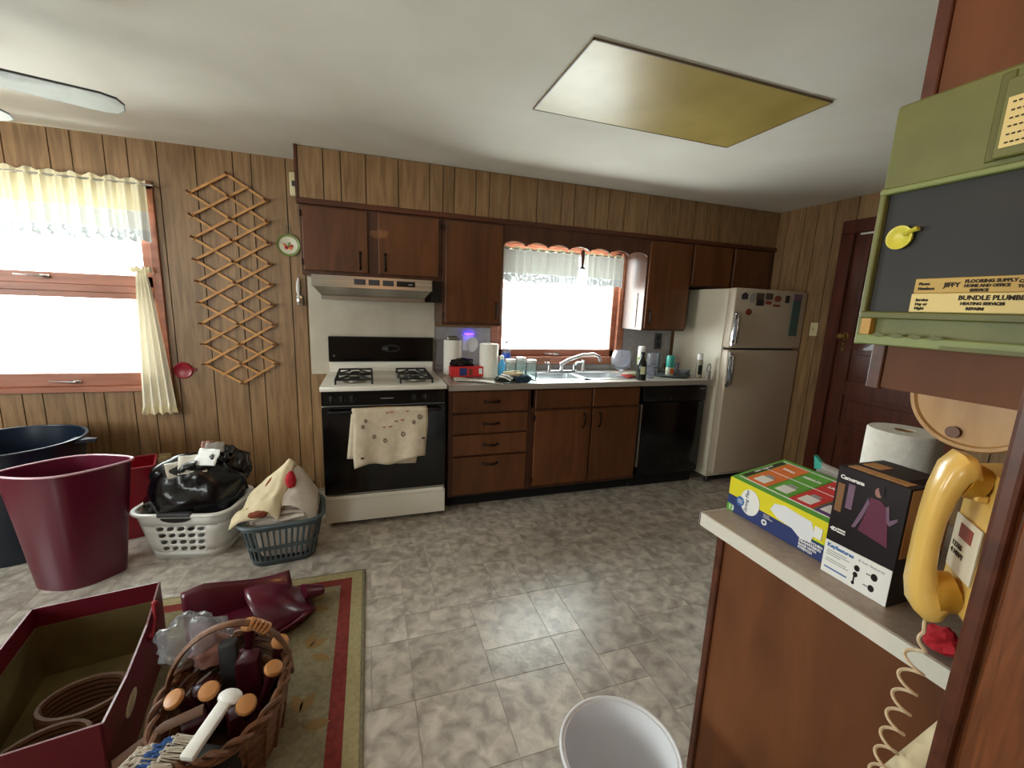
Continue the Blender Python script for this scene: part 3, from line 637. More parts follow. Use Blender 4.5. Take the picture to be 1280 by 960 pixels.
HX, HY, FZ = -1.435, 1.965, 2.135
fan = thing('ceiling_fan', 'pale five-blade ceiling fan with dusty blade tips', 'ceiling fan', (HX, HY, FZ-.1))
part('motor', MB().lathe((HX, HY, FZ), [(.001, -.06), (.06, -.055), (.10, -.03), (.115, 0), (.115, .06), (.08, .09), (.03, .10), (.03, ZC-FZ-.04), (.07, ZC-FZ-.035), (.075, ZC-FZ-.001)], 28), 'fan_edge', fan, smooth=1)
part('light_bowl', MB().lathe((HX, HY, FZ), [(.001, -.125), (.06, -.115), (.09, -.09), (.095, -.06), (.06, -.056)], 24), 'white_plastic', fan, smooth=1)
for k in range(5):
    a = R_(20.9+72*k); Mx = Matrix.Translation((HX, HY, FZ)) @ Matrix.Rotation(a, 4, 'Z') @ Matrix.Rotation(R_(-10), 4, 'X')
    def blade(ins, z0, z1):
        pts = [(.16+ins, -.052+ins), (.54, -.068+ins), (.585-ins*.6, -.055+ins), (.605-ins, -.02), (.605-ins, .02), (.585-ins*.6, .055-ins), (.54, .068-ins), (.16+ins, .052-ins)]
        return MB(Mx).prism(pts, 'z', z0, z1)
    b_ = part('blade', blade(0, 0, .006), 'fan_edge', fan); part('blade_face', blade(.004, -.0012, 0), 'fan_blade', b_)
    part('blade_bracket', MB(Mx).box(.09, .24, -.018, .018, .006, .012, .002), 'fan_edge', fan)

# ================================================================== WALL HANGINGS
lat = thing('lattice_rack', 'expanding wooden lattice peg rack hung on the panelled wall', 'peg rack', (-.85, D-.02, .84))
dx, dz = .1073, .0685; X0 = -1.064; ZL = [2.074-.137*k for k in range(9)]
nodes = {}
for k in range(9): nodes[0, k] = 1
def znode(c, row): return row
TOPZ = 2.074+.137; BOT = ZL[8]-.137
def inside(c, z): return z <= TOPZ-abs(c-2)*dz+1e-4 and z >= BOT+abs(c-2)*dz-1e-4
def slat(c0, z0, c1, z1, y):
    a = Vector((X0+c0*dx, y, z0)); b = Vector((X0+c1*dx, y, z1)); d = (b-a).normalized(); n = Vector((-d.z, 0, d.x)); a -= d*.012; b += d*.012; h = .0075
    vs = [a+n*h, a-n*h, b-n*h, b+n*h]; vs = [p+Vector((0, t, 0)) for t in (-.004, .004) for p in vs]
    part('slat', MB().add(vs, [(0, 1, 2, 3), (7, 6, 5, 4), (0, 4, 5, 1), (1, 5, 6, 2), (2, 6, 7, 3), (3, 7, 4, 0)]), 'lattice_wood', lat)
for fam, y in ((1, D-.024), (-1, D-.015)):
    starts = set()
    for k in range(-4, 16):
        z_at0 = 2.074-.137*k if fam == 1 else 2.074-.137*k           # height where the line meets column 0
        cs = [c for c in range(5) if inside(c, z_at0+fam*c*dz)]
        if len(cs) >= 2: slat(cs[0], z_at0+fam*cs[0]*dz, cs[-1], z_at0+fam*cs[-1]*dz, y)
for c in (0, 2, 4):
    for k in range(-3, 14):
        z = 2.074-.137*k
        if inside(c, z):
            L_ = .05 if c != 2 else .035; p = Vector((X0+c*dx, D-.008, z))
            part('peg', MB().tube([p, p+Vector((0, -L_, .004)), p+Vector((0, -L_-.006, .005)), p+Vector((0, -L_-.012, .006))], [.006, .006, .0095, .006], 8), 'peg_wood', lat, smooth=1)
pl = thing('wall_plate', 'small round plate painted with fruit hung by the lattice', 'plate', (-.529, D-.012, 1.74))
Mp = Matrix.Translation((-.515, D-.004, 1.80)) @ Matrix.Rotation(R_(90), 4, 'X')
part('rim', MB(Mp).lathe((0, 0, 0), [(.03, 0), (.066, .006), (.074, .014), (.066, .011), (.05, .006)], 28, True, False), 'plate_rim', pl, smooth=1)
part('face', MB(Mp).lathe((0, 0, 0), [(.062, .0095), (.05, .0065), (.001, .006)], 28, False, True), 'plate_white', pl, smooth=1)
m_ = MB(Mp)
for i, (a, b, r) in enumerate(((-.012, -.015, .014), (.012, -.018, .013), (.0, -.004, .012), (.022, -.004, .010), (-.024, .002, .010), (.006, .012, .009))): m_.mat(i % 3).lathe((a, b, .006), [(r, 0), (r*.8, .002), (.001, .003)], 10)
part('painted_fruit', m_, ['cloth_red', 'box_orange', 'plate_rim'], pl, smooth=1)
part('hanger', MB().tube([(-.53, D-.006, 1.875), (-.53, D-.006, 1.93), (-.515, D-.006, 1.945), (-.50, D-.006, 1.93), (-.50, D-.006, 1.875)], .0018, 5), 'steel', pl)
op = thing('bottle_opener', 'small white and chrome opener hanging left of the hood', 'opener', (-.462, D-.02, 1.40))
part('case', MB().box(-.480, -.440, D-.035, D-.004, 1.395, 1.465, .006, 2), 'chrome', op, smooth=1); part('grip', MB().tube([(-.465, D-.02, 1.465), (-.468, D-.02, 1.50), (-.466, D-.02, 1.55), (-.462, D-.015, 1.585)], [.008, .014, .012, .005], 10), 'white_plastic', op, smooth=1); part('hook', MB().tube([(-.462, D-.012, 1.585), (-.458, D-.006, 1.61), (-.455, D-.004, 1.60)], .002, 5), 'steel', op)
ch = thing('door_chime', 'yellowed plastic chime box high on the wall beside the soffit', 'chime', (-.455, D-.02, 2.12)); part('case', MB().box(-.485, -.425, D-.045, D-.004, 2.12, 2.27, .008, 2), 'cream_plastic', ch, smooth=1); part('slot', MB().box(-.47, -.44, D-.047, D-.044, 2.18, 2.215), 'grey_dark', ch)
rd = thing('red_trivet', 'round red plastic trivet hanging beside the tied curtain', 'trivet', (-1.19, D-.02, .88))
Mr = Matrix.Translation((-1.195, D-.004, .935)) @ Matrix.Rotation(R_(90), 4, 'X'); part('disc', MB(Mr).lathe((0, 0, 0), [(.055, 0), (.056, .006), (.05, .010), (.044, .007), (.001, .006)], 24), 'red_plastic', rd, smooth=1); part('ring', MB(Mr).tube([(.066+.010*math.cos(t*.628), .006+.010*math.sin(t*.628), .004) for t in range(11)], .003, 6), 'red_plastic', rd, smooth=1)
ou = thing('wall_outlet', 'beige wall outlet with a plugged-in adapter behind the bins', 'outlet', (-1.35, D-.02, .24)); part('plate', MB().box(-1.385, -1.315, D-.010, D-.0035, .24, .36, .003), 'outlet_beige', ou); part('adapter', MB().box(-1.378, -1.322, D-.05, D-.010, .27, .345, .006), 'outlet_beige', ou)
# dark plate on backsplash
po = thing('wall_outlet', 'dark outlet plate on the backsplash under the right wall cabinet', 'outlet', (2.58, D-.016, 1.10)); part('plate', MB().box(2.545, 2.625, D-.018, D-.0125, 1.10, 1.25, .003), 'grey_dark', po); part('socket', MB().box(2.57, 2.60, D-.020, D-.018, 1.12, 1.16, .001).box(2.57, 2.60, D-.020, D-.018, 1.185, 1.225, .001), 'black_plastic', po)

# ================================================================== CURTAINS
def valance(t, x0, x1, zt, zr, zm, zb, y, head_up=.03, pleats=14, seed=1, per=.075):
    ph = random.Random(seed).random()*6; n = int((x1-x0)*140)
    def wv(x, amp): return amp*math.sin((x-x0)/(x1-x0)*pleats*6.283+ph)+amp*.5*math.sin((x-x0)/(x1-x0)*pleats*2.31*6.283+ph*2)
    part('ruffle', MB().grid(lambda u, v: (x0+(x1-x0)*u, y+wv(x0+(x1-x0)*u, .008*(1-v*.4)), zr+(zt-zr+.008*math.sin(u*pleats*5+seed))*(1-v)), n, 3), 'curtain_cream', t, smooth=1)
    part('heading', MB().grid(lambda u, v: (x0+(x1-x0)*u, y-.004+wv(x0+(x1-x0)*u, .010), zr+(zm-zr)*v), n, 6), 'curtain_cream' if zr-zm > .05 else 'curtain_sheer', t, smooth=1)
    def hem(u): x = x0+(x1-x0)*u; return zb+.018*abs(math.sin(math.pi*(x-x0)/per))
    part('sheer_drop', MB().grid(lambda u, v: (x0+(x1-x0)*u, y-.004+wv(x0+(x1-x0)*u, .011), zm+(zb+.075-zm)*v), n, 5), 'curtain_sheer', t, smooth=1)
    part('lace_band', MB().grid(lambda u, v: (x0+(x1-x0)*u, y-.004+wv(x0+(x1-x0)*u, .012), zb+.075+(hem(u)-zb-.075)*v), n*2, 4), 'curtain_lace', t, smooth=1)
v1 = thing('curtain_valance', 'cream ruffled valance with lace hem over the dining window', 'curtain', (-1.85, D-.07, 1.75))
valance(v1, -2.56, -1.275, 2.115, 2.085, 1.93, 1.745, D-.062, seed=3, pleats=17)
solo('curtain_rod', MB().cyl((-2.6, D-.062, 2.088), (-1.235, D-.062, 2.088), .006, n=10).tube([(-1.245, D-.062, 2.088), (-1.235, D-.03, 2.088), (-1.235, D-.0035, 2.088)], .006).tube([(-2.59, D-.062, 2.088), (-2.6, D-.03, 2.088), (-2.6, D-.0035, 2.088)], .006), 'steel', 'thin metal curtain rod over the dining window', 'curtain rod', smooth=1)
tc_ = thing('tier_curtain', 'cream tied curtain panel hanging at the right of the dining window', 'curtain', (-1.33, D-.05, .65))
def tier(u, v):
    xl = -1.375-.052*v**.7; xr = -1.325+.085*v**.8; x = xl+(xr-xl)*u; return (x, D-.052+.012*math.sin(u*26+2*v)*(.5+v*.7), 1.575+(.70-1.575)*v)
part('panel', MB().grid(tier, 50, 16), 'curtain_solid', tc_, smooth=1)
part('ruffle', MB().grid(lambda u, v: (-1.405+.115*u, D-.055+.012*math.sin(u*40), 1.60-.035*v+.006*math.sin(u*23)), 40, 2), 'curtain_solid', tc_, smooth=1)
part('hem_ruffle', MB().grid(lambda u, v: (tier(u, 1)[0]+(u-.5)*.02*v, tier(u, 1)[1]-.003+.010*math.sin(u*60)*v, .702-.05*v+.006*math.sin(u*30)*v), 60, 4), 'curtain_cream', tc_, smooth=1)
vY = D-.10
v2 = thing('curtain_valance', 'sheer lace-hemmed valance, wider left panel of the sink window', 'curtain', (1.35, vY, 1.62), 'valance panels at the sink window'); valance(v2, .985, 1.66, 1.905, 1.885, 1.84, 1.63, vY, seed=5, pleats=9)
v3 = thing('curtain_valance', 'sheer lace-hemmed valance, narrower right panel of the sink window', 'curtain', (1.9, vY, 1.62), 'valance panels at the sink window'); valance(v3, 1.705, 2.10, 1.905, 1.885, 1.84, 1.63, vY, seed=8, pleats=6)
solo('curtain_rod', MB().cyl((.98, vY, 1.89), (2.155, vY, 1.89), .005, n=10), 'steel', 'thin metal curtain rod at the sink window', 'curtain rod', smooth=1)
bl = thing('wooden_bell', 'slim brown wooden bell hanging between the sink window valances', 'bell', (1.60, 3.10, 1.755))
part('stem', MB().lathe((1.60, 3.115, 1.775), [(.009, 0), (.013, .03), (.016, .08), (.012, .12), (.006, .125)], 12), 'door_wood', bl, smooth=1); part('bell_mouth', MB().lathe((1.60, 3.115, 1.755), [(.024, 0), (.023, .006), (.012, .02)], 14), 'dark_pull', bl, smooth=1); part('cord', MB().cyl((1.60, 3.115, 1.90), (1.60, 3.105, 1.955), .0015, n=5), 'dark_pull', bl)

# ================================================================== ON THE WORKTOP
Z = CT
def roll(x, y, z, r, h, label, grp=None, mt='white_paper'):
    t = thing('paper_towel_roll', label, 'paper roll', (x, y, z), grp)
    part('paper', MB().lathe((x, y, z), [(.022, .001), (r-.003, .001), (r, .004), (r, h-.004), (r-.003, h), (.022, h), (.022, .001)], 32, False, False), mt, t, smooth=1)
    part('core', MB().lathe((x, y, z), [(.021, .0005), (.0215, .0005), (.0215, h-.002), (.0195, h-.002), (.0195, .0005)], 18, False, False), 'box_kraft', t, smooth=1); return t
roll(.603, 3.22, Z, .068, .265, 'white paper towel roll on the worktop behind the red box')
roll(.852, 3.08, Z, .071, .25, 'white paper towel roll on the worktop beside the glass jars')
nl = thing('night_light', 'white plug-in night light glowing violet above the paper towels', 'night light', (.79, D-.03, 1.08))
part('plate', MB().box(.715, .79, D-.017, D-.0125, 1.08, 1.20, .002), 'white_plastic', nl); part('body', MB().sphere((.785, D-.035, 1.135), .05, .02, .065), 'white_plastic', nl, smooth=1); part('led_lens', MB().box(.725, .80, D-.045, D-.018, 1.205, 1.222, .005, 2), 'purple_glow', nl)
hl = solo('towel_holder_cap', MB().box(.56, .64, 3.19, 3.25, Z+.266, Z+.292, .006), 'steel', 'grey metal cap resting on the paper towel roll', 'holder', smooth=0)
rb = thing('red_box', 'red printed cardboard box lying in front of the paper towels', 'box', (.675, 3.10, Z))
part('carton', MB().box(.555, .80, 3.03, 3.11, Z+.008, Z+.085, .002), 'box_red', rb)
part('print', MB().box(.62, .675, 3.0285, 3.030, Z+.02, Z+.075).mat(1).box(.69, .715, 3.0285, 3.030, Z+.02, Z+.07).mat(2).box(.765, .79, 3.0285, 3.030, Z+.03, Z+.072), ['box_navy', 'cloth_brown', 'box_white'], rb)
def crumple(c, r, seed, amp=.3, fr=2.2, n=28, m=16, flat=-.6):
    def dsp(d):
        v = Vector((d.x*fr+seed*7.1, d.y*fr-seed*3.3, d.z*fr+seed)); f = 1+amp*(noise.noise(v)+.5*noise.noise(v*2.1)+.3*abs(noise.noise(v*4.3)))
        if d.z < flat: f *= abs(flat/d.z)
        return f
    return MB().sphere(c, r[0], r[1], r[2], n, m, dsp)
solo('black_cloth', crumple((.645, 3.07, Z+.108), (.085, .035, .034), 2, .3), 'bag_black', 'crumpled black cloth lying on the red box', 'cloth', smooth=60)
solo('paper_sheet', MB().grid(lambda u, v: (.56+.30*u+.02*v, 3.02-.25*u*.9-.02+.16*(v-.5)*(1-u*.6)-.02*u, Z+.003+.010*math.sin(u*3)*(1-v)+.004*v), 12, 8), 'white_paper', 'curled white paper sheets lying at the worktop front edge', 'paper', smooth=1, solid=.002)
gl = thing('folded_gloves', 'striped navy and white gloves folded beside the glass jars', 'gloves', (.95, 2.82, Z))
part('left_glove', crumple((.90, 2.80, Z+.028), (.075, .035, .03), 4, .25), 'bottle_dark', gl, smooth=60); part('right_glove', crumple((1.02, 2.82, Z+.024), (.075, .04, .03), 6, .3), M('denim', '#2c4860', '#22384c', r=.9), gl, smooth=60); part('lining', crumple((.965, 2.84, Z+.055), (.075, .04, .026), 9, .3), 'cloth_cream', gl, smooth=60)
part('stripe', MB().tube([(.845, 2.785, Z+.052), (.885, 2.768, Z+.047), (.925, 2.757, Z+.026)], .006).tube([(.865, 2.80, Z+.062), (.905, 2.775, Z+.056), (.94, 2.762, Z+.036)], .005), 'white_plastic', gl, smooth=1)
def jar(x, y, label, h=.15, r=.042):
    t = thing('glass_jar', label, 'jar', (x, y, Z), 'glass jars by the sink')
    part('glass', MB().lathe((x, y, Z), [(r-.006, .0005), (r, .006), (r, h*.72), (r*.82, h*.84), (r*.78, h*.88)], 24, True, False), 'aqua_glass', t, smooth=1)
    part('lid', MB().lathe((x, y, Z), [(r*.86, h*.87), (r*.88, h*.875), (r*.88, h-.002), (r*.84, h), (.001, h)], 24), 'white_plastic', t, smooth=1)
jar(.985, 2.955, 'pale aqua glass jar with white lid nearest the paper towels'); jar(1.075, 2.985, 'pale aqua glass jar with white lid in the middle of three', .16); jar(1.135, 2.915, 'pale aqua glass jar with white lid nearest the sink', .15)
sb = thing('soap_bottle', 'light blue plastic bottle behind the glass jars', 'bottle', (.95, 3.06, Z)); part('bottle', MB().lathe((.95, 3.06, Z), [(.025, .001), (.028, .008), (.028, .10), (.014, .125), (.012, .135)], 18, True, True, 1, .8), 'sky_blue', sb, smooth=1); part('cap', MB().lathe((.95, 3.06, Z), [(.014, .135), (.014, .16), (.010, .165)], 14), 'white_plastic', sb, smooth=1)
wb = thing('water_bottle', 'clear plastic bottle with dark blue label by the window', 'bottle', (1.05, 3.27, Z)); part('bottle', MB().lathe((1.05, 3.27, Z), [(.03, .001), (.034, .01), (.034, .15), (.030, .19), (.014, .225), (.013, .24)], 18, True, False), 'clear_plastic', wb, smooth=1); part('label', MB().lathe((1.05, 3.27, Z), [(.0347, .12), (.0347, .16)], 20, False, False), 'blue_print', wb, smooth=1); part('cap', MB().lathe((1.05, 3.27, Z), [(.015, .235), (.015, .255), (.012, .258)], 14), 'white_plastic', wb, smooth=1)
x, y = 1.975, 3.03
solo('brandy_snifter', MB().lathe((x, y, Z), [(.055, .0005), (.055, .004), (.012, .010), (.009, .04), (.03, .052), (.07, .08), (.086, .12), (.083, .16), (.062, .21), (.060, .21), (.081, .16), (.084, .12), (.068, .082), (.028, .055), (.001, .052)], 32, True, False), 'clear_plastic', 'oversized clear brandy glass standing right of the sink', 'glass', smooth=1)
x, y = 2.03, 2.825
bt = thing('dark_bottle', 'dark glass bottle with pale label at the worktop edge', 'bottle', (x, y, Z)); part('glass', MB().lathe((x, y, Z), [(.038, .001), (.041, .008), (.041, .115), (.034, .145), (.017, .172), (.015, .20), (.017, .202), (.017, .218), (.014, .22)], 24), 'bottle_dark', bt, smooth=1); part('label', MB().grid(lambda u, v: (x+.0418*math.cos(R_(225+55*u)), y+.0418*math.sin(R_(225+55*u)), Z+.05+.06*v), 8, 1), 'label_pale', bt, smooth=1)
pk = [('seed_packet', 1.99, 2.93, 20, 'print_red', 'red printed packet lying right of the sink'), ('seed_packet', 2.08, 2.97, -25, 'pale_green', 'green printed packet lying behind the dark bottle')]
for nme, px_, py_, an, mt, lb in pk:
    Mx = Matrix.Translation((px_, py_, Z)) @ Matrix.Rotation(R_(an), 4, 'Z') @ Matrix.Rotation(R_(10), 4, 'X'); solo(nme, MB(Mx).grid(lambda u, v: ((u-.5)*.12, (v-.5)*.08, .014+.012*math.sin(u*3.1)*math.sin(v*3.1)), 8, 6), mt, lb, 'packet', smooth=1, solid=.004)
def jar2(x, y, r, h, lab, nm, cat, mt='clear_plastic', handle=None):
    t = thing(nm, lab, cat, (x, y, Z)); part('glass', MB().lathe((x, y, Z), [(r*.9, .0005), (r, .006), (r, h*.96), (r*.97, h), (r*.93, h*.98), (r*.93, .01), (.001, .008)], 24, True, False), mt, t, smooth=1)
    if handle: part('handle', MB().tube([(x+r, y-.002, Z+h*.85), (x+r+.028, y-.01, Z+h*.85), (x+r+.034, y-.01, Z+h*.55), (x+r+.02, y-.008, Z+h*.3), (x+r, y, Z+h*.25)], .005), handle, t, smooth=1)
    return t
t = jar2(2.17, 2.915, .042, .095, 'clear glass mug with dark rim beside the dark bottle', 'glass_mug', 'mug', handle='grey_dark'); part('rim', MB().tube([(2.17+.042*math.cos(k*.314), 2.915+.042*math.sin(k*.314), Z+.095) for k in range(21)], .003, 6), 'grey_dark', t)
t = thing('spray_bottle', 'tall white and pale green bottle behind the dark bottle', 'bottle', (2.20, 3.08, Z)); part('bottle', MB().lathe((2.20, 3.08, Z), [(.03, .001), (.033, .006), (.033, .17), (.030, .185)], 20), 'plate_white', t, smooth=1); part('cap', MB().lathe((2.20, 3.08, Z), [(.031, .185), (.031, .235), (.026, .24)], 20), 'white_plastic', t, smooth=1); part('label', MB().lathe((2.20, 3.08, Z), [(.0337, .05), (.0337, .15)], 24, False, False), 'pale_green', t, smooth=1)
TRZ = Z
tr = thing('round_tray', 'round grey tray carrying toiletries beside the refrigerator', 'tray', (2.44, 3.03, Z)); part('dish', MB().lathe((2.44, 3.03, Z), [(.15, .0005), (.18, .004), (.19, .018), (.186, .018), (.176, .008), (.001, .006)], 36, True, False), 'grey_plastic', tr, smooth=1)
Z = CT+.0065
t = jar2(2.36, 3.13, .055, .17, 'clear patterned pitcher at the back of the round tray', 'glass_pitcher', 'pitcher', handle='clear_plastic')
t = thing('lotion_bottle', 'teal-capped white bottle on the round tray', 'bottle', (2.44, 3.0, Z)); part('bottle', MB().lathe((2.44, 3.0, Z), [(.033, .0005), (.035, .006), (.035, .06), (.033, .066)], 20), 'plate_white', t, smooth=1); part('cap', MB().lathe((2.44, 3.0, Z), [(.034, .066), (.034, .15), (.028, .165), (.001, .167)], 20), 'teal', t, smooth=1); part('label', MB().grid(lambda u, v: (2.44+.0357*math.cos(R_(235+70*u)), 3.0+.0357*math.sin(R_(235+70*u)), Z+.01+.045*v), 8, 1), 'box_orange', t, smooth=1)
jar2(2.53, 3.05, .036, .10, 'clear drinking glass on the round tray right of the teal bottle', 'drinking_glass', 'glass')
solo('glass_dish', MB().lathe((2.55, 2.96, Z), [(.03, .0005), (.05, .03), (.058, .05), (.055, .05), (.028, .006), (.001, .004)], 24, True, False), 'clear_plastic', 'low clear glass dish at the right of the round tray', 'dish', smooth=1)
Z = CT
t = thing('spray_can', 'slim spray can with white cap at the worktop end', 'can', (2.625, 2.865, Z)); part('can', MB().lathe((2.625, 2.865, Z), [(.026, .0005), (.027, .004), (.027, .14), (.022, .155)], 18), M('can_grey', '#8f8a78', r=.4), t, smooth=1); part('cap', MB().lathe((2.625, 2.865, Z), [(.023, .155), (.023, .20), (.019, .205)], 18), 'white_plastic', t, smooth=1); part('label', MB().grid(lambda u, v: (2.625+.0275*math.cos(R_(215+90*u)), 2.865+.0275*math.sin(R_(215+90*u)), Z+.03+.08*v), 8, 1), 'bottle_dark', t, smooth=1)
t = thing('wire_caddy', 'small grey wire-handled caddy at the end of the worktop', 'caddy', (2.655, 2.80, Z)); part('cup', MB().lathe((2.652, 2.785, Z), [(.018, .0005), (.02, .004), (.02, .07), (.018, .07), (.018, .006), (.001, .005)], 16, True, False), 'pouch_grey', t, smooth=1); part('wire_handle', MB().tube([(2.635+.0, 2.785, Z+.06), (2.635, 2.785, Z+.10), (2.643, 2.785, Z+.125), (2.655, 2.785, Z+.13), (2.666, 2.785, Z+.12), (2.67, 2.785, Z+.10), (2.668, 2.785, Z+.06)], .003, 6), 'grey_dark', t, smooth=1)

# ================================================================== ON THE FLOOR
FZ0 = .0018
rug = thing('area_rug', 'beige rug with dark red border stripe on the vinyl floor', 'rug', (-.75, 1.35, FZ0))
rx0, rx1, ry0, ry1 = -1.45, -.045, .5, 2.235; rt = FZ0+.008
part('base', MB().box(rx0, rx1, ry0, ry1, FZ0, rt-.001, .003), 'rug_edge', rug)
def ring(a, b, z0, z1): return MB().box(rx0+a, rx1-a, ry1-b, ry1-a, z0, z1).box(rx0+a, rx1-a, ry0+a, ry0+b, z0, z1).box(rx0+a, rx0+b, ry0+b, ry1-b, z0, z1).box(rx1-b, rx1-a, ry0+b, ry1-b, z0, z1)
part('outer_band', ring(.015, .065, rt-.001, rt), 'rug_pale', rug); part('red_stripe', ring(.066, .118, rt-.001, rt+.0004), 'rug_red', rug)
part('field', MB().box(rx0+.118, rx1-.118, ry0+.118, ry1-.118, rt-.001, rt), 'rug_field', rug)
def leaf(mb, x, y, a, l, w_):
    pts = [rot2(l*(k/8), w_*math.sin(math.pi*k/8), a) for k in range(9)]+[rot2(l*(k/8), -w_*math.sin(math.pi*k/8), a) for k in range(7, 0, -1)]; mb.prism([(x+p[0], y+p[1]) for p in pts], 'z', rt, rt+.0008)
lv = MB()
for x, y, a in ((-.30, 2.02, 30), (-.30, 2.02, 80), (-.29, 1.98, -20), (-.27, 1.72, 80), (-.27, 1.72, 30), (-.25, 1.68, -30), (-.26, 1.42, 60), (-.26, 1.42, 110), (-.24, 1.36, 0), (-.62, 2.03, 60), (-.62, 2.03, 120), (-.27, 1.15, 70), (-.26, 1.12, 20)): lv = MB(); leaf(lv, x, y, R_(a), .085, .02); part('leaf_motif', lv, 'rug_leaf', rug)

def taper_bin(name, label, cat, c, prof, sx, sy, mt, rot=0, rimmat=None, n=40, vesica=0, thick=.004, grp=None):
    t = thing(name, label, cat, (c[0], c[1], c[2]), grp, rotz=rot); rings = []
    def ringp(r, z):
        out = []
        for i in range(n):
            a = 6.28318*i/n; ca, sa = math.cos(a), math.sin(a); yy = sa*sy*r
            if vesica: yy *= (1-vesica)+vesica*(1-abs(ca)**1.5)
            out.append((ca*sx*r, yy, z))
        return out
    outer = [ringp(r, z) for r, z in prof]; inner = [ringp(r-thick/sx, z) for r, z in prof[::-1][:-1]]+[ringp(prof[0][0]-thick/sx, prof[0][1]+.006)]
    part('shell', MB().loft(outer+inner, True, True), mt, t, smooth=50)
    r, z = prof[-1]; part('rim', MB().tube([Vector(p) for p in ringp(r+.006/sx, z)]+[Vector(ringp(r+.006/sx, z)[0])], .0055, 8), rimmat or mt, t, smooth=1); return t
t = taper_bin('trash_bin', 'large round navy plastic bin with a pouring lip', 'bin', (-1.87, 2.96, FZ0), [(.78, 0), (.80, .01), (.93, .40), (1, .62)], .30, .30, 'navy_plastic')
part('pour_lip', MB().loft([[(.26, -.05, .60), (.375, -.012, .592), (.375, .012, .592), (.26, .05, .60)], [(.26, -.05, .612), (.38, -.006, .612), (.38, .006, .612), (.26, .05, .612)]]), 'navy_plastic', t)
taper_bin('wastebasket', 'maroon oval plastic wastebasket in front of the navy bin', 'bin', (-1.405, 2.53, FZ0), [(.70, 0), (.71, .01), (.86, .33), (1, .60)], .24, .15, 'maroon_plastic', rot=R_(12), rimmat='rim_highlight', vesica=.45)
# red rectangular bin
t = thing('wastebasket', 'bright red rectangular plastic bin behind the oval wastebasket', 'bin', (-1.40, 2.97, FZ0), rotz=R_(18))
def rbin(k, z): return [(p[0], p[1], z) for p in rrect(.155*k, .115*k, .02, 3)]
part('shell', MB().loft([rbin(.74, 0), rbin(.76, .01), rbin(1, .44), rbin(.97, .44), rbin(.73, .012)], True, True), 'red_plastic', t, smooth=50)
part('rim', MB().tube([Vector(p) for p in rbin(1.01, .44)]+[Vector(rbin(1.01, .44)[0])], .006, 6), 'red_plastic', t, smooth=1)

# white laundry basket, round holes
def basket(name, label, c, rot, a, b, h, mt, kind):
    t = thing(name, label, 'laundry basket', c, rotz=rot); top, bot = rrect(a, b, .09, 6), rrect(a*.78, b*.76, .08, 6)
    N_ = 400; tp = [perim(top, k/N_) for k in range(N_+1)]; bp = [perim(bot, k/N_) for k in range(N_+1)]
    def P(u, v):
        k = int(round((u % 1)*N_)); x = bp[k][0]+(tp[k][0]-bp[k][0])*v; y = bp[k][1]+(tp[k][1]-bp[k][1])*v; return (x, y, .004+(h-.004)*v)
    m_ = MB()
    if kind == 'holes':
        nu = 28; per = 2*(2*(a-.09)+2*(b-.09))+2*math.pi*.09
        # hole bands only on the flat sides
        fr_ = lambda i: P((i+.5)/nu, .5)
        def okh(i, j): p = fr_(i); return abs(p[0]) < a*.56
        perforated(m_, P, nu, 4, okh, .14, .76, .36, .34, .14); perforated(m_, P, nu, 1, lambda i, j: False, 0, .16); perforated(m_, P, nu, 1, lambda i, j: abs(P((i+.5)/nu, 1)[0]) < .06 and False, .74, 1)
    else:
        nu = 44; perforated(m_, P, nu, 1, lambda i, j: True, .10, .42, .30, .42, 0, True); perforated(m_, P, nu, 1, lambda i, j: True, .46, .90, .30, .46, 0, True)
        for v0, v1 in ((0, .10), (.42, .46), (.90, 1)): perforated(m_, P, nu, 1, lambda i, j: False, v0, v1)
    part('wall', m_, mt, t, smooth=1, solid=.004, merge=.0004)
    part('base', MB().prism(bot, 'z', 0, .006), mt, t)
    rim = [Vector((p[0]*1.02, p[1]*1.02, h)) for p in top]; part('rim', MB().tube(rim+[rim[0]], .013, 8, flat=.8), mt, t, smooth=1)
    return t, P
wbk, P = basket('laundry_basket', 'white laundry basket with round holes holding a black bag', (-.965, 2.74, FZ0), R_(-12), .245, .185, .275, 'white_plastic', 'holes')
part('handle_slot', MB().prism([(.075*math.cos(R_(180+180*k/10)), .258+.024*math.sin(R_(180+180*k/10))) for k in range(11)], 'y', -.190, -.176), 'toe_dark', wbk)
part('handle_pad', MB().box(-.085, .085, -.204, -.17, .268, .292, .006), 'grey_dark', wbk)
gbk, P2 = basket('laundry_basket', 'slate grey slotted laundry basket heaped with folded linens', (-.485, 2.54, FZ0), R_(6), .205, .172, .25, 'grey_plastic', 'slots')
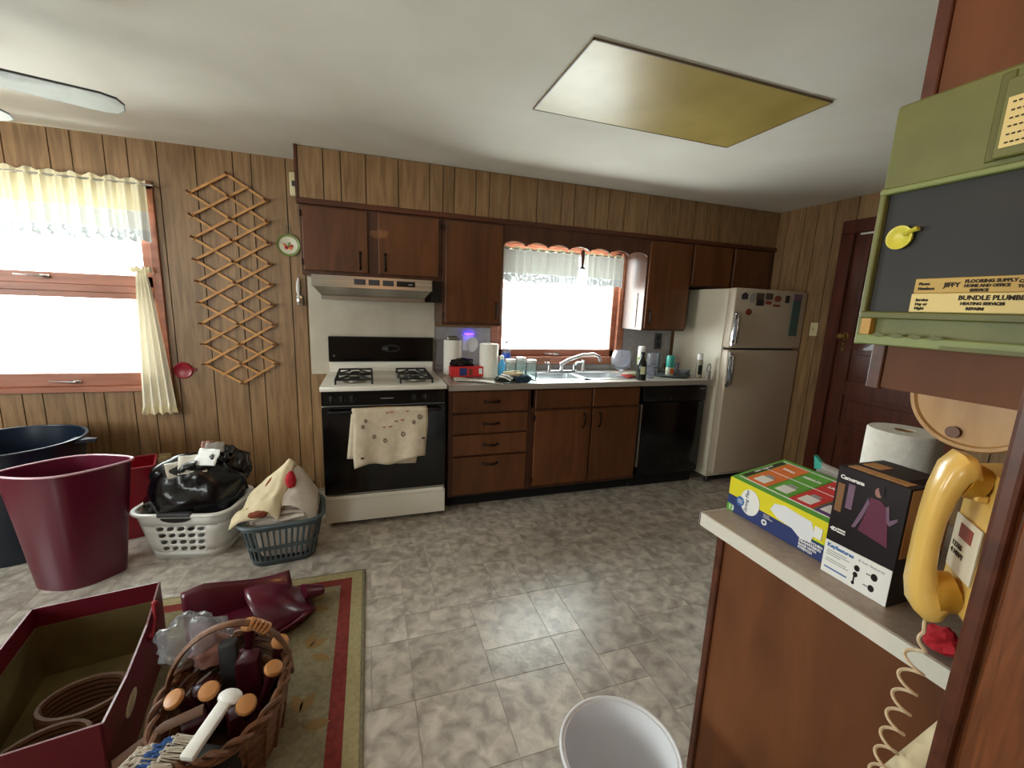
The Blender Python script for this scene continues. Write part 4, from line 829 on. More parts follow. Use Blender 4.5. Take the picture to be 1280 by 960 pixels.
# black bag
bag = thing('garbage_bag', 'black plastic bag of papers in the white laundry basket', 'bag', (-.96, 2.75, .02))
part('sack', crumple((-.955, 2.735, .335), (.232, .172, .215), 3, .20, 1.7, 44, 26, -.75), 'bag_black', bag, smooth=70)
part('gathered_edge', MB().tube([(-.955+.175*math.cos(t*.1571)+.012*math.sin(t*2.7), 2.71+.085*math.sin(t*.1571)+.01*math.sin(t*1.9), .505+.05*math.cos(t*.1571)+.016*math.sin(t*1.3)) for t in range(41)], [.020+.009*math.sin(t*1.7)+.006*math.sin(t*3.1) for t in range(41)], 9), 'bag_black', bag, smooth=60)
part('side_bulge', crumple((-.79, 2.80, .44), (.10, .08, .12), 8, .3), 'bag_black', bag, smooth=70)
for k, (x, y, z, rx_, rz_, s_, mt) in enumerate(((-.93, 2.64, .53, 55, 10, .065, 'white_paper'), (-.86, 2.64, .565, 50, -20, .06, 'box_white'), (-1.0, 2.645, .505, 50, 30, .055, 'white_paper'), (-.845, 2.72, .59, 40, 12, .045, 'pouch_grey'), (-1.045, 2.655, .485, 60, -35, .035, 'blue_print'), (-.885, 2.74, .605, 40, 5, .03, 'skin_print'))):
    Mx = Matrix.Translation((x, y, z)) @ Matrix.Rotation(R_(rz_), 4, 'Z') @ Matrix.Rotation(R_(rx_), 4, 'X')
    solo('crumpled_paper', MB(Mx).grid(lambda u, v: ((u-.5)*2*s_, (v-.5)*1.6*s_, .012*noise.noise(Vector((u*4+k, v*4, k)))), 8, 8), mt, ['torn white paper at the middle of the black bag mouth', 'white printed card at the right of the black bag mouth', 'crumpled white paper at the left of the black bag mouth', 'shiny silver wrapper at the top of the black bag', 'small blue wrapper at the left of the black bag', 'small pinkish scrap at the top of the black bag'][k], 'paper', 'papers in the black bag', smooth=60, solid=.002)
# linens in grey basket
def heap(x, y):
    q = ((x+.475)/.205)**2+((y-2.555)/.19)**2; r = max(0, 1-q)**.55; g_ = math.exp(-((x+.42)/.08)**2-((y-2.62)/.09)**2)
    return .245+.15*r+.10*g_+.022*noise.noise(Vector((x*9, y*9, 1)))*r+.012*abs(noise.noise(Vector((x*22, y*22, 4))))*r
def ridge(seed): return lambda d: 1+.10*noise.noise(d*2.0+Vector((seed, 0, 0)))+.10*abs(noise.noise(d*3.6+Vector((0, seed, 0))))
lin_ = thing('folded_sheet', 'big heap of folded off-white linen in the grey basket', 'linen', (-.475, 2.555, .03))
part('heap', MB().grid(lambda u, v: (-.475+(u-.5)*2*.172, 2.555+(v-.5)*2*.142, heap(-.475+(u-.5)*2*.172, 2.555+(v-.5)*2*.142)), 30, 26), 'cloth_white', lin_, smooth=75)
part('lower_folds', MB().loft([[(-.475+p[0]*k, 2.555+p[1]*k, z) for p in rrect(.172, .142, .06, 4)] for k, z in ((.72, .03), (.86, .14), (.98, .24), (1, .262), (.9, .275))]), 'cloth_white', lin_, smooth=60)
for k in range(3): part('fold_edge', MB().grid(lambda u, v: (-.62+.27*u, 2.405+.02*k+.02*v+.006*math.sin(u*7+k), .262+.022*k+.012*v+.006*math.sin(u*9+2*k)), 16, 3), 'cloth_white', lin_, smooth=60, solid=.012)
def pil(u, v):
    x = -.715+.235*u+.075*v; y = 2.395-.015*u+.275*v; z = max(heap(x, y), .285-.10*max(0, -.66-x))+.016+.010*math.sin(v*10+u*2)+.010*noise.noise(Vector((u*5, v*5, 2)))
    if x < -.66: z -= (-.66-x)*.45
    return (x, y, z+.02*v+.02*u-.045*max(0, u-.85)/.15-.03*max(0, .12-v)/.12-.03*max(0, v-.85)/.15)
pc = thing('pillowcase', 'cream cloth with brown leaf print draped over the grey basket', 'cloth', (-.56, 2.53, .30)); part('cloth', MB().grid(pil, 26, 26), 'cloth_cream', pc, smooth=70, solid=.010)
for u, v, a in ((.55, .55, 35), (.25, .22, 30), (.75, .85, 20)):
    p = Vector(pil(u, v)); tu = (Vector(pil(u+.05, v))-Vector(pil(u-.05, v))).normalized(); tv = (Vector(pil(u, v+.05))-Vector(pil(u, v-.05))).normalized(); nn = tu.cross(tv).normalized(); tv = nn.cross(tu)
    Mx = Matrix((tu, tv, nn)).transposed().to_4x4(); Mx.translation = p+nn*.006; part('leaf_print', MB(Mx @ Matrix.Rotation(R_(a), 4, 'Z')).sphere((0, 0, 0), .030, .010, .003, 12, 6), 'cloth_brown', pc, smooth=1)
solo('red_cloth', crumple((-.432, 2.505, .440), (.026, .022, .055), 5, .2), 'cloth_red', 'small crumpled red cloth on the linen heap', 'cloth', smooth=70)
solo('brown_cloth', crumple((-.575, 2.385, .315), (.045, .022, .018), 6, .2), 'cloth_brown', 'small dark brown cloth tucked under the cream pillowcase', 'cloth', smooth=70)

# maroon open box
A = R_(10); bx = thing('storage_box', 'open maroon cardboard box with olive lining and tied cord', 'box', (-.945, 1.545, rt), rotz=A)
w_, l_, h_ = .185, .33, .29; tk = .006
part('right_wall', MB().prism([(-l_, 0), (l_, 0), (l_, h_), (.12, h_-.04), (-.12, h_-.04), (-l_, h_-.01)], 'x', w_-tk, w_), 'maroon_card', bx)
part('left_wall', MB().box(-w_, -w_+tk, -l_, l_, 0, h_), 'maroon_card', bx)
part('back_wall', MB().box(-w_, w_, l_-tk, l_, 0, h_), 'maroon_card', bx); part('front_wall', MB().box(-w_, w_, -l_, -l_+tk, 0, h_-.005), 'maroon_card', bx)
part('floor_board', MB().box(-w_+tk, w_-tk, -l_+tk, l_-tk, .001, .008), 'cardboard_in', bx)
part('lining', MB().box(-w_+tk, -w_+tk+.002, -l_+tk, l_-tk, .008, h_-.075).box(w_-tk-.002, w_-tk, -l_+tk, l_-tk, .008, h_-.11).box(-w_+tk, w_-tk, l_-tk-.002, l_-tk, .008, h_-.075).box(-w_+tk, w_-tk, -l_+tk, -l_+tk+.002, .008, h_-.075), 'cardboard_in', bx)
part('cord_tie', MB().tube([(w_+.003, .20, h_-.01), (w_+.012, .16, h_-.05), (w_+.008, .13, h_-.085), (w_+.003, .11, h_-.09)], .006).sphere((w_+.006, .205, h_-.015), .012).sphere((w_+.006, .11, h_-.085), .011), 'red_plastic', bx, smooth=1)
part('oval_label', MB().prism([(-.12+.055*math.cos(t*.3927), .15+.026*math.sin(t*.3927)) for t in range(16)], 'x', w_, w_+.0015), 'cloth_cream', bx)
for k, (x, y, s_, lb) in enumerate(((.03, .02, .10, 'dark wicker tray lying at the back inside the maroon box'), (-.02, -.16, .10, 'dark wicker tray lying at the front inside the maroon box'))):
    t = thing('wicker_tray', lb, 'tray', tuple(Vector((-.945, 1.545, rt+.008))+Matrix.Rotation(A, 3, 'Z') @ Vector((x, y, 0))), 'wicker trays in the maroon box', rotz=A+R_(20*k))
    for q in range(6): part('woven_coil', MB().tube([(s_*(1-.03*q*0)*math.cos(i*.2618)*1.1, s_*.8*math.sin(i*.2618), .012+.018*q) for i in range(25)], .010, 6), 'wicker_dark', t, smooth=1)
    part('base', MB().lathe((0, 0, 0), [(s_*.95, .0005), (s_, .008), (.001, .009)], 20, True, True, 1.1, .8), 'wicker_dark', t, smooth=1)

# wicker basket with arched handle
WC = Vector((-.455, 1.37, rt))
wk = thing('wicker_basket', 'brown wicker basket with arched handle full of household tools', 'basket', tuple(WC))
for q in range(9):
    k = .80+.20*q/8; part('woven_row', MB().tube([(WC.x+.17*k*math.cos(i*.1309)+0, WC.y+.235*k*math.sin(i*.1309), rt+.014+.022*q+.003*math.sin(i*12+q*3.1)) for i in range(49)], .0105, 6), 'wicker', wk, smooth=1)
part('base', MB().lathe(tuple(WC), [(.135, .001), (.138, .012), (.001, .013)], 28, True, True, 1, 1.38), 'wicker_dark', wk, smooth=1)
for k in range(20):
    a = R_(18*k); part('stake', MB().tube([(WC.x+.15*math.cos(a), WC.y+.205*math.sin(a), rt+.012), (WC.x+.176*math.cos(a), WC.y+.242*math.sin(a), rt+.20)], .005, 5), 'wicker', wk)
br = []
for s_ in (0, 1): part('braided_rim', MB().tube([(WC.x+(.172+.010*math.sin(i*.9+s_*3.14))*math.cos(i*.0785), WC.y+(.238+.010*math.sin(i*.9+s_*3.14))*math.sin(i*.0785), rt+.213+.010*math.cos(i*.9+s_*3.14)) for i in range(81)], .0085, 6), 'wicker', wk, smooth=1)
hp = [(WC.x-.175*math.cos(R_(t)), WC.y+.06-.02*math.cos(R_(t)), rt+.14+.25*math.sin(R_(t))**.9) for t in range(2, 179, 8)]
hm = MB(); hm.tube(hp, .017, 8, flat=.45); hn = part('handle', hm, 'wicker', wk, smooth=1)
m_ = MB()
for t in (112, 116, 120, 124, 128): p = Vector((WC.x-.175*math.cos(R_(t)), WC.y+.06-.02*math.cos(R_(t)), rt+.14+.25*math.sin(R_(t))**.9)); d = Vector((.175*math.sin(R_(t)), 0, .25*math.cos(R_(t)))).normalized(); m_.tube([p-d*.004, p+d*.004], .0195, 10)
part('handle_wrap', m_, 'orange_wood', hn, smooth=1)
# contents: maroon handled tools with wooden ends
tools = [((-.435, 1.52, .10), (-.41, 1.50, .335), 'behind the handle arch'), ((-.36, 1.50, .06), (-.315, 1.47, .27), 'at the far right rim'), ((-.38, 1.40, .06), (-.315, 1.36, .265), 'at the right rim'), ((-.50, 1.42, .06), (-.575, 1.33, .255), 'at the left of the basket'), ((-.47, 1.38, .06), (-.475, 1.30, .285), 'in the basket middle'), ((-.40, 1.36, .05), (-.365, 1.24, .265), 'at the basket front')]
for a, b, lb in tools:
    a = Vector(a); b = Vector(b); d = (b-a).normalized(); t = thing('wooden_capped_tool', 'maroon flared handle with orange wooden end '+lb, 'tool', tuple(a), 'maroon handled tools in the wicker basket')
    part('handle', MB().tube([a, a+(b-a)*.55, b-d*.03, b-d*.006], [.016, .013, .017, .026], 14), 'maroon_dark', t, smooth=1); part('end_cap', MB().tube([b-d*.006, b, b+d*.008, b+d*.011], [.027, .028, .024, .010], 18), 'orange_wood', t, smooth=1)
solo('grey_tool', MB().box(-.50, -.445, 1.46, 1.50, .06, .30, .01, 2), 'grey_dark', 'dark grey flat tool standing in the wicker basket', 'tool', smooth=1)
solo('maroon_case', MB().box(-.44, -.37, 1.40, 1.47, .05, .27, .015, 2), 'maroon_dark', 'maroon plastic case standing in the wicker basket', 'case', smooth=1)
for cx_, cy_, lb in ((-.40, 1.30, 'front right of'), (-.52, 1.30, 'front left of'), (-.53, 1.42, 'left side of')): solo('maroon_case', MB(Matrix.Translation((cx_, cy_, .03)) @ Matrix.Rotation(R_(25), 4, 'Z')).box(-.035, .035, -.03, .03, 0, .17, .012, 2), 'maroon_dark', 'low maroon plastic case at the '+lb+' the wicker basket', 'case', smooth=1)
solo('plastic_bag', crumple((-.585, 1.53, .29), (.10, .07, .085), 14, .35, 2.4, 30, 18, -.9), 'clear_plastic', 'clear plastic bag bulging over the basket and box edge', 'bag', smooth=70)
solo('pink_packet', crumple((-.53, 1.505, .26), (.055, .045, .06), 15, .3), ['skin_print'], 'pink printed packet inside the clear plastic bag', 'packet', smooth=70)
# scrub brush in front
Mx = Matrix.Translation((-.50, 1.185, .255)) @ Matrix.Rotation(R_(-22), 4, 'Z') @ Matrix.Rotation(R_(8), 4, 'X')
sbk = thing('scrub_brush', 'white handled brush with blue and white bristles on the basket', 'brush', (-.50, 1.185, .22))
part('handle', MB(Mx).box(.028, .066, -.05, .10, -.004, .014, .005, 2).sphere((.050, .112, .006), .036, .024, .018), 'white_plastic', sbk, smooth=1)
part('block', MB(Mx).box(-.03, .075, -.14, -.075, -.04, .0, .004), 'black_plastic', sbk)
m_ = MB(Mx); rr_ = random.Random(4)
for i in range(150):
    x = .01-.0006*i; m_.mat(1 if 40 < i < 90 else 0); y = rr_.uniform(-.10, .02)-.0003*i; m_.tube([(x+.02, y, rr_.uniform(-.02, 0)), (x-.02, y-.01, .008), (x-.05, y-.03, rr_.uniform(-.04, -.01))], .0022, 4)
part('bristles', m_, ['bristle_white', 'bristle_blue'], sbk, kind='stuff')
part('strap', MB(Mx).tube([(-.02, .09, -.02), (-.10, .04, -.03), (-.17, -.05, -.05)], .018, 8, flat=.3), 'wicker_dark', sbk, smooth=1)
solo('black_carton', MB(Matrix.Translation((-.44, 1.15, .10)) @ Matrix.Rotation(R_(-20), 4, 'Z')).box(-.055, .06, -.06, .05, -.085, .10, .006), 'black_plastic', 'black carton standing at the front of the wicker basket', 'box')
# dustpan
Mx = Matrix.Translation((-.525, 1.935, rt)) @ Matrix.Rotation(R_(112), 4, 'Z') @ Matrix.Scale(1.42, 4)
dp = thing('dustpan', 'maroon plastic dustpan lying tilted on the rug', 'dustpan', (-.525, 1.935, rt))
def pan(u, v):
    x = (u-.5)*2; w2 = .135*(.86+.14*v); y = -.14+.30*v; side = max(0, abs(x)-.72)/.28
    hgt = .04+.075*v if x > 0 else .018
    z = .006+.10*max(0, .45-v)**2*1.2+side**.75*hgt*(1-.25*max(0, v-.8)/.2); return (x*w2*(1+.10*side*v*(1 if x > 0 else .6)), y, z)
part('scoop', MB(Mx).grid(pan, 34, 20), 'maroon_plastic', dp, smooth=60, solid=.005)
part('hood', MB(Mx).grid(lambda u, v: ((u-.5)*2*.122*math.sqrt(max(0, 1-(1-v)**2*.75)), -.175+.155*v+.03*(1-(2*u-1)**2)*v, .012+.085*math.sqrt(max(0, 1-(2*u-1)**2))*math.sin(math.pi*.5*min(1, v*1.15))), 22, 12), 'maroon_plastic', dp, smooth=60, solid=.005)
part('handle', MB(Mx).tube([(0, -.155, .045), (0, -.19, .035), (0, -.215, .028)], [.035, .03, .022], 12, flat=.55), 'maroon_plastic', dp, smooth=1)
# white bucket
taper_bin('wastebasket', 'round white plastic wastebasket on the vinyl floor', 'bin', (.62, .80, FZ0), [(.76, 0), (.78, .01), (.9, .15), (1, .275)], .152, .152, 'white_bin')

# ================================================================== PENINSULA
PZ = .88
pn = thing('peninsula_cabinet', 'brown wood-panelled peninsula base beside the camera', 'cabinet', (1.24, .59, 0))
part('side_panel', MB().box(.955, .972, .205, .873, .02, PZ-.038, .002), 'pen_wood', pn)
part('body', MB().box(.972, 1.50, .205, .868, 0, PZ-.038), 'cabinet_wood', pn)
part('corner_post', MB().box(.945, .975, .862, .884, 0, PZ-.038, .003), 'trim_wood', pn)
pt = thing('countertop', 'pale laminate peninsula worktop with white front edge', 'countertop', (1.24, .6, PZ-.038))
part('slab', MB().box(.909, 1.56, .205, .910, PZ-.036, PZ), 'pen_laminate', pt)
part('edge_strip', MB().box(.903, .909, .205, .914, PZ-.038, PZ-.0008).box(.903, 1.56, .910, .915, PZ-.038, PZ-.0008), 'pen_edge', pt)

# upper cabinet over the peninsula
uc = thing('upper_cabinet', 'brown wall cabinet hanging above the peninsula worktop', 'cabinet', (1.12, .43, 1.317))
part('body', MB().box(.955, 1.30, .205, .566, 1.317, ZC-.002), 'pen_wood', uc)
part('end_stile', MB().box(.945, .958, .552, .575, 1.314, ZC-.002, .002), 'trim_wood', uc)
part('back_panel', MB().box(.950, .956, .205, .551, 1.319, ZC-.002), 'pen_wood', uc)
# wooden paper towel bracket under the cabinet
ph = thing('towel_bracket', 'rounded light wood paper towel holder under the upper cabinet', 'holder', (1.13, .45, 1.22))
for x in (1.035, 1.225):
    cy, cz, r = .446, 1.316, .098
    pts = [(cy+r*math.cos(R_(180+180*k/24)), cz+r*.98*math.sin(R_(180+180*k/24))) for k in range(25)]
    e = part('end_piece', MB().prism(pts, 'x', x, x+.018), 'light_wood', ph)
part('end_rim', MB().tube([(1.035, cy+(r-.004)*math.cos(R_(180+180*k/24)), cz+(r-.004)*.98*math.sin(R_(180+180*k/24))-.001) for k in range(25)], .006, 6), 'light_wood', ph, smooth=1)
part('dowel', MB().cyl((1.028, .466, 1.247), (1.245, .466, 1.247), .011, n=16), 'peg_wood', ph, smooth=1)

# green message board
gb = thing('message_board', 'olive green chalkboard organizer with ledge on the cabinet side', 'chalkboard', (.92, .43, 1.40))
gy0, gy1, gx = .25, .583, .905
part('back_board', MB().box(.925, .944, gy0, gy1, 1.402, 1.823, .003), 'olive', gb)
part('header', MB().box(gx, .926, gy0, gy1, 1.68, 1.823, .004), 'olive', gb)
part('chalk_panel', MB().box(.912, .926, gy0, gy1-.009, 1.462, 1.676), 'chalkboard', gb)
part('side_frame', MB().box(gx-.004, .926, gy1-.010, gy1, 1.40, 1.685, .002), 'olive', gb)
part('top_bead', MB().box(gx-.006, .926, gy0, gy1, 1.672, 1.682, .002), 'pale_green', gb)
lg = part('ledge', MB().box(gx-.008, .926, gy0, gy1-.004, 1.402, 1.409, .001).box(gx-.010, gx-.003, gy0, gy1-.004, 1.402, 1.420, .002), 'pale_green', gb)
part('ledge_lip', MB().box(gx-.006, .926, gy0, gy1-.004, 1.450, 1.463, .002), 'olive_dark', gb)
part('ledge_back', MB().box(.914, .926, gy0, gy1-.008, 1.409, 1.450), 'olive', gb)
part('ledge_bracket', MB().prism([(gx-.004, 1.408), (.92, 1.408), (.92, 1.455), (gx-.004, 1.455)], 'y', gy1-.024, gy1-.008), 'phone_dark', gb)
zz = MB()
for k in range(4): y = gy1-.045-.028*k; zz.prism([(y+.012, 1.4205), (y, 1.4255), (y-.012, 1.4205), (y, 1.4165)], 'x', gx-.0118, gx-.0098)
part('notch_shadow', zz, 'olive_dark', gb)  # dark teeth paint the serrated shadow inside the ledge
part('ledge_slot', MB().box(gx-.0118, gx-.0098, gy0, .445, 1.403, 1.409), 'olive_dark', gb)
part('pocket_groove', MB().box(gx-.002, gx+.004, .428, .446, 1.69, 1.815, .002), 'olive_dark', gb)
pk_ = part('pocket_front', MB().box(gx-.014, gx-.004, gy0, .432, 1.69, 1.80, .002), 'olive', gb)
cd = solo('address_card', MB().box(gx-.0165, gx-.0145, .33, .425, 1.703, 1.772), 'label_cream', 'cream printed card in the pocket of the green board', 'card')
for k in range(6): text('- '*(3+k % 3), .010, (gx-.0170, .419, 1.765-.011*k), (0, -1, 0), (0, 0, 1), 'ink', cd, bold=.0006)
hk = thing('measuring_spoon', 'small yellow plastic spoon hanging on the chalkboard', 'spoon', (.905, .54, 1.575))
Mh = Matrix.Translation((.911, .541, 1.594)) @ Matrix.Rotation(R_(-90), 4, 'Y')
part('bowl', MB(Mh).lathe((0, 0, 0), [(.014, 0), (.0195, .002), (.0205, .008), (.0175, .008), (.013, .004), (.001, .003)], 22), 'yellow_plastic', hk, smooth=1); part('handle', MB().tube([(.905, .533, 1.598), (.903, .524, 1.602), (.904, .514, 1.606)], [.006, .0055, .0075], 8, flat=.6), 'yellow_plastic', hk, smooth=1)
def yardlabel(nm, lb, z0, z1, y1, mt, lines, im):
    o = solo(nm, MB().box(.905, .9115, gy0, y1, z0, z1, .001), mt, lb, 'label')
    for (y, z, s_, body) in lines: text(body, s_, (.9047, y, z), (0, -1, 0), (0, 0, 1), im, o, bold=.0004)
    return o
yardlabel('printed_strip', 'upper yellowed printed strip standing on the chalkboard ledge', 1.4955, 1.520, .503, 'label_tan', [(.462, 1.508, .010, 'JIFFY'), (.497, 1.511, .006, 'Phone'), (.497, 1.503, .006, 'Numbers'), (.436, 1.513, .007, 'FLOORING SUPPLY'), (.436, 1.506, .006, 'HOME AND OFFICE'), (.428, 1.499, .006, 'SERVICE'), (.375, 1.511, .006, 'CALL US'), (.375, 1.504, .006, 'TODAY')], 'ink')
yardlabel('printed_strip', 'lower cream printed strip resting on the chalkboard ledge', 1.4635, 1.495, .505, 'label_cream', [(.440, 1.487, .010, 'BUNDLE PLUMBING'), (.436, 1.478, .006, 'HEATING SERVICES'), (.428, 1.470, .006, 'REPAIRS'), (.497, 1.484, .006, 'Service'), (.497, 1.477, .006, 'Day or'), (.497, 1.470, .006, 'Night')], 'ink')

# boxes on the peninsula
bb = thing('trash_bag_box', 'yellow and navy carton of kitchen bags with colourful top', 'box', (1.09, .765, PZ))
ax0, ax1, ay0, ay1, az = 1.0, 1.20, .622, .912, PZ+.102
part('carton', MB().prism([(ax0, PZ+.0002), (ax1, PZ+.0002), (ax1, az+.0348), (ax0, az-.0002)], 'y', ay0, ay1), 'box_green', bb)
part('yellow_face', MB().box(ax0-.0012, ax0, ay0, ay1, PZ+.045, az-.001), 'box_yellow', bb)
part('navy_face', MB().prism([(ay0, PZ+.001), (ay1, PZ+.001), (ay1, PZ+.050), (ay0, PZ+.042)], 'x', ax0-.0016, ax0), 'box_navy', bb)
part('green_corner', MB().box(ax0-.0020, ax0, ay1-.022, ay1, PZ+.001, PZ+.022), 'box_green', bb)
part('white_badge', MB().prism([(.838+.031*math.cos(t*.2618), PZ+.053+.037*math.sin(t*.2618)) for t in range(24)], 'x', ax0-.0026, ax0-.001), 'box_white', bb)
part('round_emblem', MB().prism([(.868+.013*math.cos(t*.3927), PZ+.044+.014*math.sin(t*.3927)) for t in range(16)], 'x', ax0-.0032, ax0-.001), 'print_blue', bb)
part('printed_bag', MB().prism([(.765, PZ+.085), (.735, PZ+.092), (.70, PZ+.088), (.665, PZ+.085), (.655, PZ+.06), (.66, PZ+.035), (.685, PZ+.03), (.71, PZ+.045), (.75, PZ+.05), (.775, PZ+.065)], 'x', ax0-.0026, ax0-.001), 'white_bin', bb)
part('count_patch', MB().box(ax0-.0032, ax0-.001, .637, .656, PZ+.052, PZ+.080), 'box_white', bb)
text('Strong Flex', .014, (ax0-.0030, .848, PZ+.053), (0, 0, 1), (0, 1, 0), 'box_navy', bb, 'CENTER', shear=.25)
text('Great\nValue', .0065, (ax0-.0036, .868, PZ+.044), (0, -1, 0), (0, 0, 1), 'print_white', bb, 'CENTER')
text('13', .020, (ax0-.0026, .906, PZ+.012), (0, -1, 0), (0, 0, 1), 'print_white', bb, bold=.0005); text('O', .020, (ax0-.0026, .795, PZ+.020), (0, -1, 0), (0, 0, 1), 'print_white', bb, bold=.001)
text('ODOR\nCONTROL', .006, (ax0-.0026, .792, PZ+.038), (0, -1, 0), (0, 0, 1), 'print_white', bb)
text('TALL KITCHEN\nDRAWSTRING\nBAGS WITH\nSTRETCH', .0085, (ax0-.0026, .688, PZ+.022), (0, -1, 0), (0, 0, 1), 'print_white', bb, bold=.0003)
TM = Matrix.Translation((ax0, 0, az)) @ Matrix.Rotation(R_(-10), 4, 'Y') @ Matrix.Translation((-ax0, 0, -az))        # the lid slopes up to the back
cols = ['box_orange', 'box_green', 'box_red', 'box_purple']; ty = [.885, .815, .75, .685, .632]
for k in range(4):
    p = part('colour_panel', MB(TM).box(1.02, 1.11, ty[k+1]+.002, ty[k]-.002, az, az+.0008).box(1.113, 1.185, ty[k+1]+.002, ty[k]-.002, az, az+.0008), cols[k], bb)
    cy = (ty[k]+ty[k+1])/2; part('printed_can', MB(TM).box(1.035, 1.07, cy-.018, cy+.018, az+.0008, az+.0014).mat(1).box(1.07, 1.085, cy-.012, cy+.012, az+.0008, az+.0014), ['box_white', 'print_grey'], p)
    text(['SMALL', 'MEDIUM', 'LARGE', 'XL'][k], .013, TM @ Vector((1.148, cy, az+.001)), (0, -1, 0), TM.to_3x3() @ Vector((1, 0, 0)), 'print_white', p, 'CENTER', bold=.0004)
part('grid_line', MB(TM).box(1.018, 1.0205, .63, .90, az, az+.0012).box(1.110, 1.1125, .63, .90, az, az+.0012).box(1.186, 1.1885, .63, .90, az, az+.0012), 'box_white', bb)
part('title_strip', MB(TM).box(1.03, 1.18, .888, .902, az, az+.001), 'ink', bb)
text('FIND YOUR FIT', .010, TM @ Vector((1.105, .895, az+.0012)), TM.to_3x3() @ Vector((1, 0, 0)), (0, 1, 0), 'print_white', bb, 'CENTER')

pz = thing('zip_pouch', 'grey plastic zip pouch standing behind the bag carton', 'pouch', (1.222, .735, PZ))
part('pouch', MB().grid(lambda u, v: (1.216+.004*math.sin(u*6)*v, .655+.17*u+.006*math.sin(v*5), PZ+.001+.15*v+.014*u*v), 16, 10), 'pouch_grey', pz, smooth=60, solid=.008)
part('zip_strip', MB().box(1.2085, 1.2115, .66, .825, PZ+.125, PZ+.131), 'print_grey', pz)
part('teal_corner', MB().prism([(.790, PZ+.150), (.826, PZ+.14), (.832, PZ+.178)], 'x', 1.2095, 1.2215), 'teal', pz)

kb = thing('product_box', 'black product carton with a dressed figure and white label', 'box', (1.04, .545, PZ))
kx0, kx1, ky0, ky1, kz = .972, 1.115, .479, .611, 1.132
part('carton', MB().box(kx0, kx1, ky0, ky1, PZ+.0002, kz), 'box_black', kb)
part('kraft_side', MB().box(kx0+.008, kx1, ky0-.001, ky0, .985, kz-.004), 'box_kraft', kb)
part('kraft_top', MB().box(kx0+.012, kx0+.04, ky0+.012, ky1-.01, kz, kz+.0008).mat(0).box(kx0+.06, kx0+.10, ky1-.045, ky1-.008, kz, kz+.0008), 'box_kraft', kb)
part('tape', MB().box(kx0+.05, kx1-.01, ky0+.008, ky0+.03, kz, kz+.0008), 'black_enamel', kb)
part('white_label', MB().prism([(ky0+.0005, PZ+.001), (ky1-.0005, PZ+.001), (ky1-.0005, PZ+.078), (ky0+.0005, PZ+.080)], 'x', kx0-.0012, kx0), 'box_white', kb)
X = kx0-.0010
fig = MB(); fig.mat(0).prism([(.522, 1.088), (.541, 1.089), (.545, 1.05), (.553, 1.01), (.497, 1.0), (.503, 1.04), (.508, 1.075)], 'x', X, kx0)
fig.mat(1).prism([(.545, 1.086), (.551, 1.06), (.563, 1.02), (.566, 1.01), (.559, 1.012), (.549, 1.04), (.541, 1.075)], 'x', X-.0002, kx0).prism([(.512, 1.08), (.506, 1.05), (.500, 1.045), (.488, 1.062), (.490, 1.066), (.502, 1.056), (.507, 1.085)], 'x', X-.0002, kx0)
fig.mat(2).prism([(.528+.0075*math.cos(t*.5236), 1.104+.0105*math.sin(t*.5236)) for t in range(12)], 'x', X-.0002, kx0)
fig.mat(3).prism([(.520, 1.120), (.531, 1.119), (.529, 1.108), (.524, 1.098), (.518, 1.098)], 'x', X-.0004, kx0)
part('printed_figure', fig, ['magenta_print', 'lilac_print', 'skin_print', 'box_black'], kb)
part('printed_room', MB().mat(0).box(X, kx0, .592, .606, 1.03, 1.095).mat(1).box(X, kx0, .572, .585, 1.045, 1.10), ['amber_print', 'lilac_print'], kb)
text('Camerana', .0115, (X, .604, 1.110), (0, -1, 0), (0, 0, 1), 'print_white', kb, bold=.0004)
text('4D', .011, (X, .606, .988), (0, -1, 0), (0, 0, 1), 'print_white', kb, bold=.0005)
part('subtitle', MB().box(X, kx0, .575, .592, .990, .993).box(X, kx0, .575, .592, .984, .987), 'print_white', kb)
text('Keyfeatures', .0115, (kx0-.0014, .605, PZ+.068), (0, -1, 0), (0, 0, 1), 'print_blue', kb, bold=.0005); text('& key features', .0085, (kx0-.0014, .540, PZ+.068), (0, -1, 0), (0, 0, 1), 'print_grey', kb)
ln = MB()
for z, a, b in ((.056, .603, .562), (.051, .604, .556), (.046, .604, .575), (.036, .603, .560), (.031, .604, .556)): ln.box(kx0-.0015, kx0-.001, b, a, PZ+z, PZ+z+.0018)
part('small_print', ln, 'print_grey', kb); part('blue_print_line', MB().box(kx0-.0015, kx0-.001, .556, .604, PZ+.014, PZ+.0175), 'print_blue', kb)
ic = MB()
for y, z, s_ in ((.540, .048, .007), (.541, .033, .006), (.543, .013, .004), (.507, .048, .008), (.509, .022, .0075)): ic.prism([(y+s_*.8*math.cos(t*.5236), PZ+z+s_*math.sin(t*.5236)) for t in range(12)], 'x', kx0-.0015, kx0-.001)
part('icon', ic.box(kx0-.0015, kx0-.001, .541, .544, PZ+.013, PZ+.03).box(kx0-.0015, kx0-.001, .514, .522, PZ+.047, PZ+.049).box(kx0-.0015, kx0-.001, .516, .524, PZ+.021, PZ+.023), 'box_black', kb)
text('H\nO\nI\nR', .016, (1.03, ky0-.0014, 1.06), (1, 0, 0), (0, 0, 1), 'ink', kb, 'CENTER')

roll(1.335, .698, PZ, .078, .285, 'white quilted paper towel roll standing on the peninsula')
solo('red_wrapper', crumple((.933, .372, PZ+.022), (.022, .026, .024), 21, .35, 2.6, 14, 8), 'cloth_red', 'small crumpled red wrapper at the peninsula edge below the phone', 'wrapper', smooth=0)

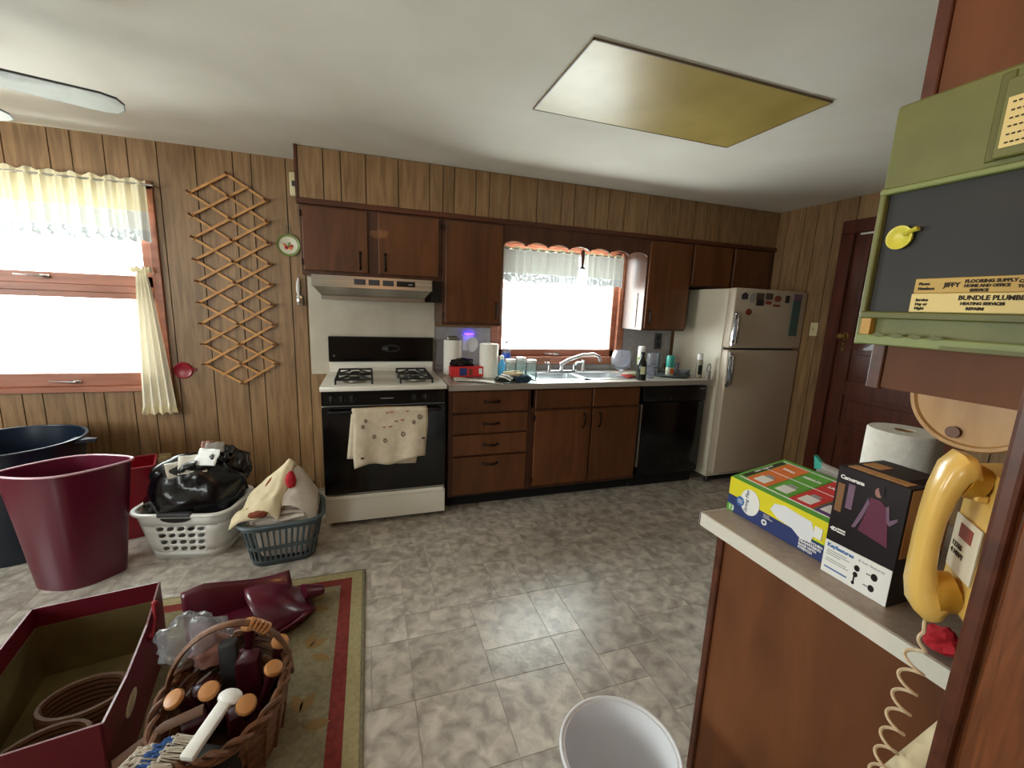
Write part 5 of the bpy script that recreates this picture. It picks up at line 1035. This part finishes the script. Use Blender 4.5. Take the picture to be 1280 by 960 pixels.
# yellow wall telephone
n_ = Vector((-1, 1, 0)).normalized(); s_v = Vector((n_.y, -n_.x, 0)); PO = Vector((.875, .312, 1.005))
PM = Matrix((s_v, n_, Vector((0, 0, 1)))).transposed().to_4x4(); PM.translation = PO        # local: x side, y outward, z up
tp = thing('wall_telephone', 'yellow wall telephone with handset on the partition end', 'telephone', tuple(PO))
part('mounting_plate', MB(PM).box(-.04, .055, -.09, 0, -.02, .22, .003), 'card_white', tp)
part('body', MB(PM).loft([[(-.042, 0, -.005), (.05, 0, -.005), (.05, 0, .235), (-.042, 0, .235)], [(-.040, .030, .0), (.048, .030, .0), (.048, .030, .23), (-.040, .030, .23)], [(-.036, .038, .012), (.044, .038, .012), (.044, .034, .222), (-.036, .034, .222)]]), 'phone_yellow', tp)
part('number_card', MB(PM).box(-.034, .040, .0375, .0395, .062, .150), 'card_white', tp); part('red_patch', MB(PM).box(-.015, .022, .0393, .0400, .118, .140), 'ink_red', tp)
text('12765\n4 HWY', .012, PM @ Vector((.034, .0402, .097)), tuple(-s_v), (0, 0, 1), 'ink', tp)
part('cradle', MB(PM).box(-.022, .022, .034, .05, .188, .200, .003), 'phone_yellow', tp); part('cradle', MB(PM).box(-.022, .022, .034, .05, .030, .042, .003), 'phone_yellow', tp)
hs = part('handset', MB(PM).loft([[(x*.028*w_, .050+(y-.06)*.55+(dy_)*.5*t_, z+dz_*.5*t_) for x, t_ in ((-1, -.6), (-.7, -1), (.7, -1), (1, -.6), (1, .6), (.7, 1), (-.7, 1), (-1, .6))] for (y, z, dy_, dz_, w_) in
     ((.060, .232, .012, .040, .9), (.078, .236, .020, .036, 1), (.098, .222, .026, .022, 1), (.112, .190, .025, .010, .9), (.119, .150, .024, .004, .8), (.121, .110, .024, 0, .8), (.119, .072, .025, -.004, .85), (.112, .038, .030, -.012, .95), (.096, .012, .034, -.026, 1), (.076, .002, .022, -.036, 1), (.062, .004, .012, -.038, .9))]), 'phone_yellow', tp, smooth=55)
part('earpiece', MB(PM).cyl((0, .058, .216), (0, .038, .210), .029, .025, 20), 'phone_dark', hs, smooth=1); part('mouthpiece', MB(PM).cyl((0, .064, .026), (0, .038, .034), .032, .030, 20), 'phone_dark', hs, smooth=1)
e0 = PM @ Vector((0, .062, -.008)); pts = []
for i in range(230):
    t = i/229; z = e0.z-.02-t*.50; am = .0135*min(1, t*10); ph_ = t*13*6.283; pts.append((e0.x-.026-.012*t+am*math.cos(ph_)*.7, e0.y-.012+.018*t+am*math.sin(ph_), z))
pts = [tuple(e0), (e0.x-.008, e0.y-.003, e0.z-.008), (e0.x-.02, e0.y-.008, e0.z-.014)]+pts
solo('phone_cord', MB().tube(pts, .0026, 6), 'cord', 'cream coiled telephone cord dangling below the handset', 'cord', smooth=1)
# cream tube leaning on the partition
solo('cardboard_tube', MB().tube([(.845, .575, .006), (.832, .268, .90)], .024, 20), 'cloth_cream', 'cream cardboard tube leaning against the peninsula and partition', 'tube', smooth=1)

# warm ceiling lamp above the camera
lp = thing('ceiling_lamp', 'round frosted ceiling lamp on the ceiling above the camera', 'lamp', (.15, .02, ZC-.12))
part('base', MB().lathe((.15, .02, ZC-.02), [(.12, 0), (.12, .019)], 28), 'brass', lp, smooth=1)
part('globe', MB().lathe((.15, .02, ZC-.11), [(.001, 0), (.07, .015), (.11, .05), (.115, .09)], 28, True, False), M('lamp_glow', '#fff2d8', emit='#ffae60', es=LAMP), lp, smooth=1)
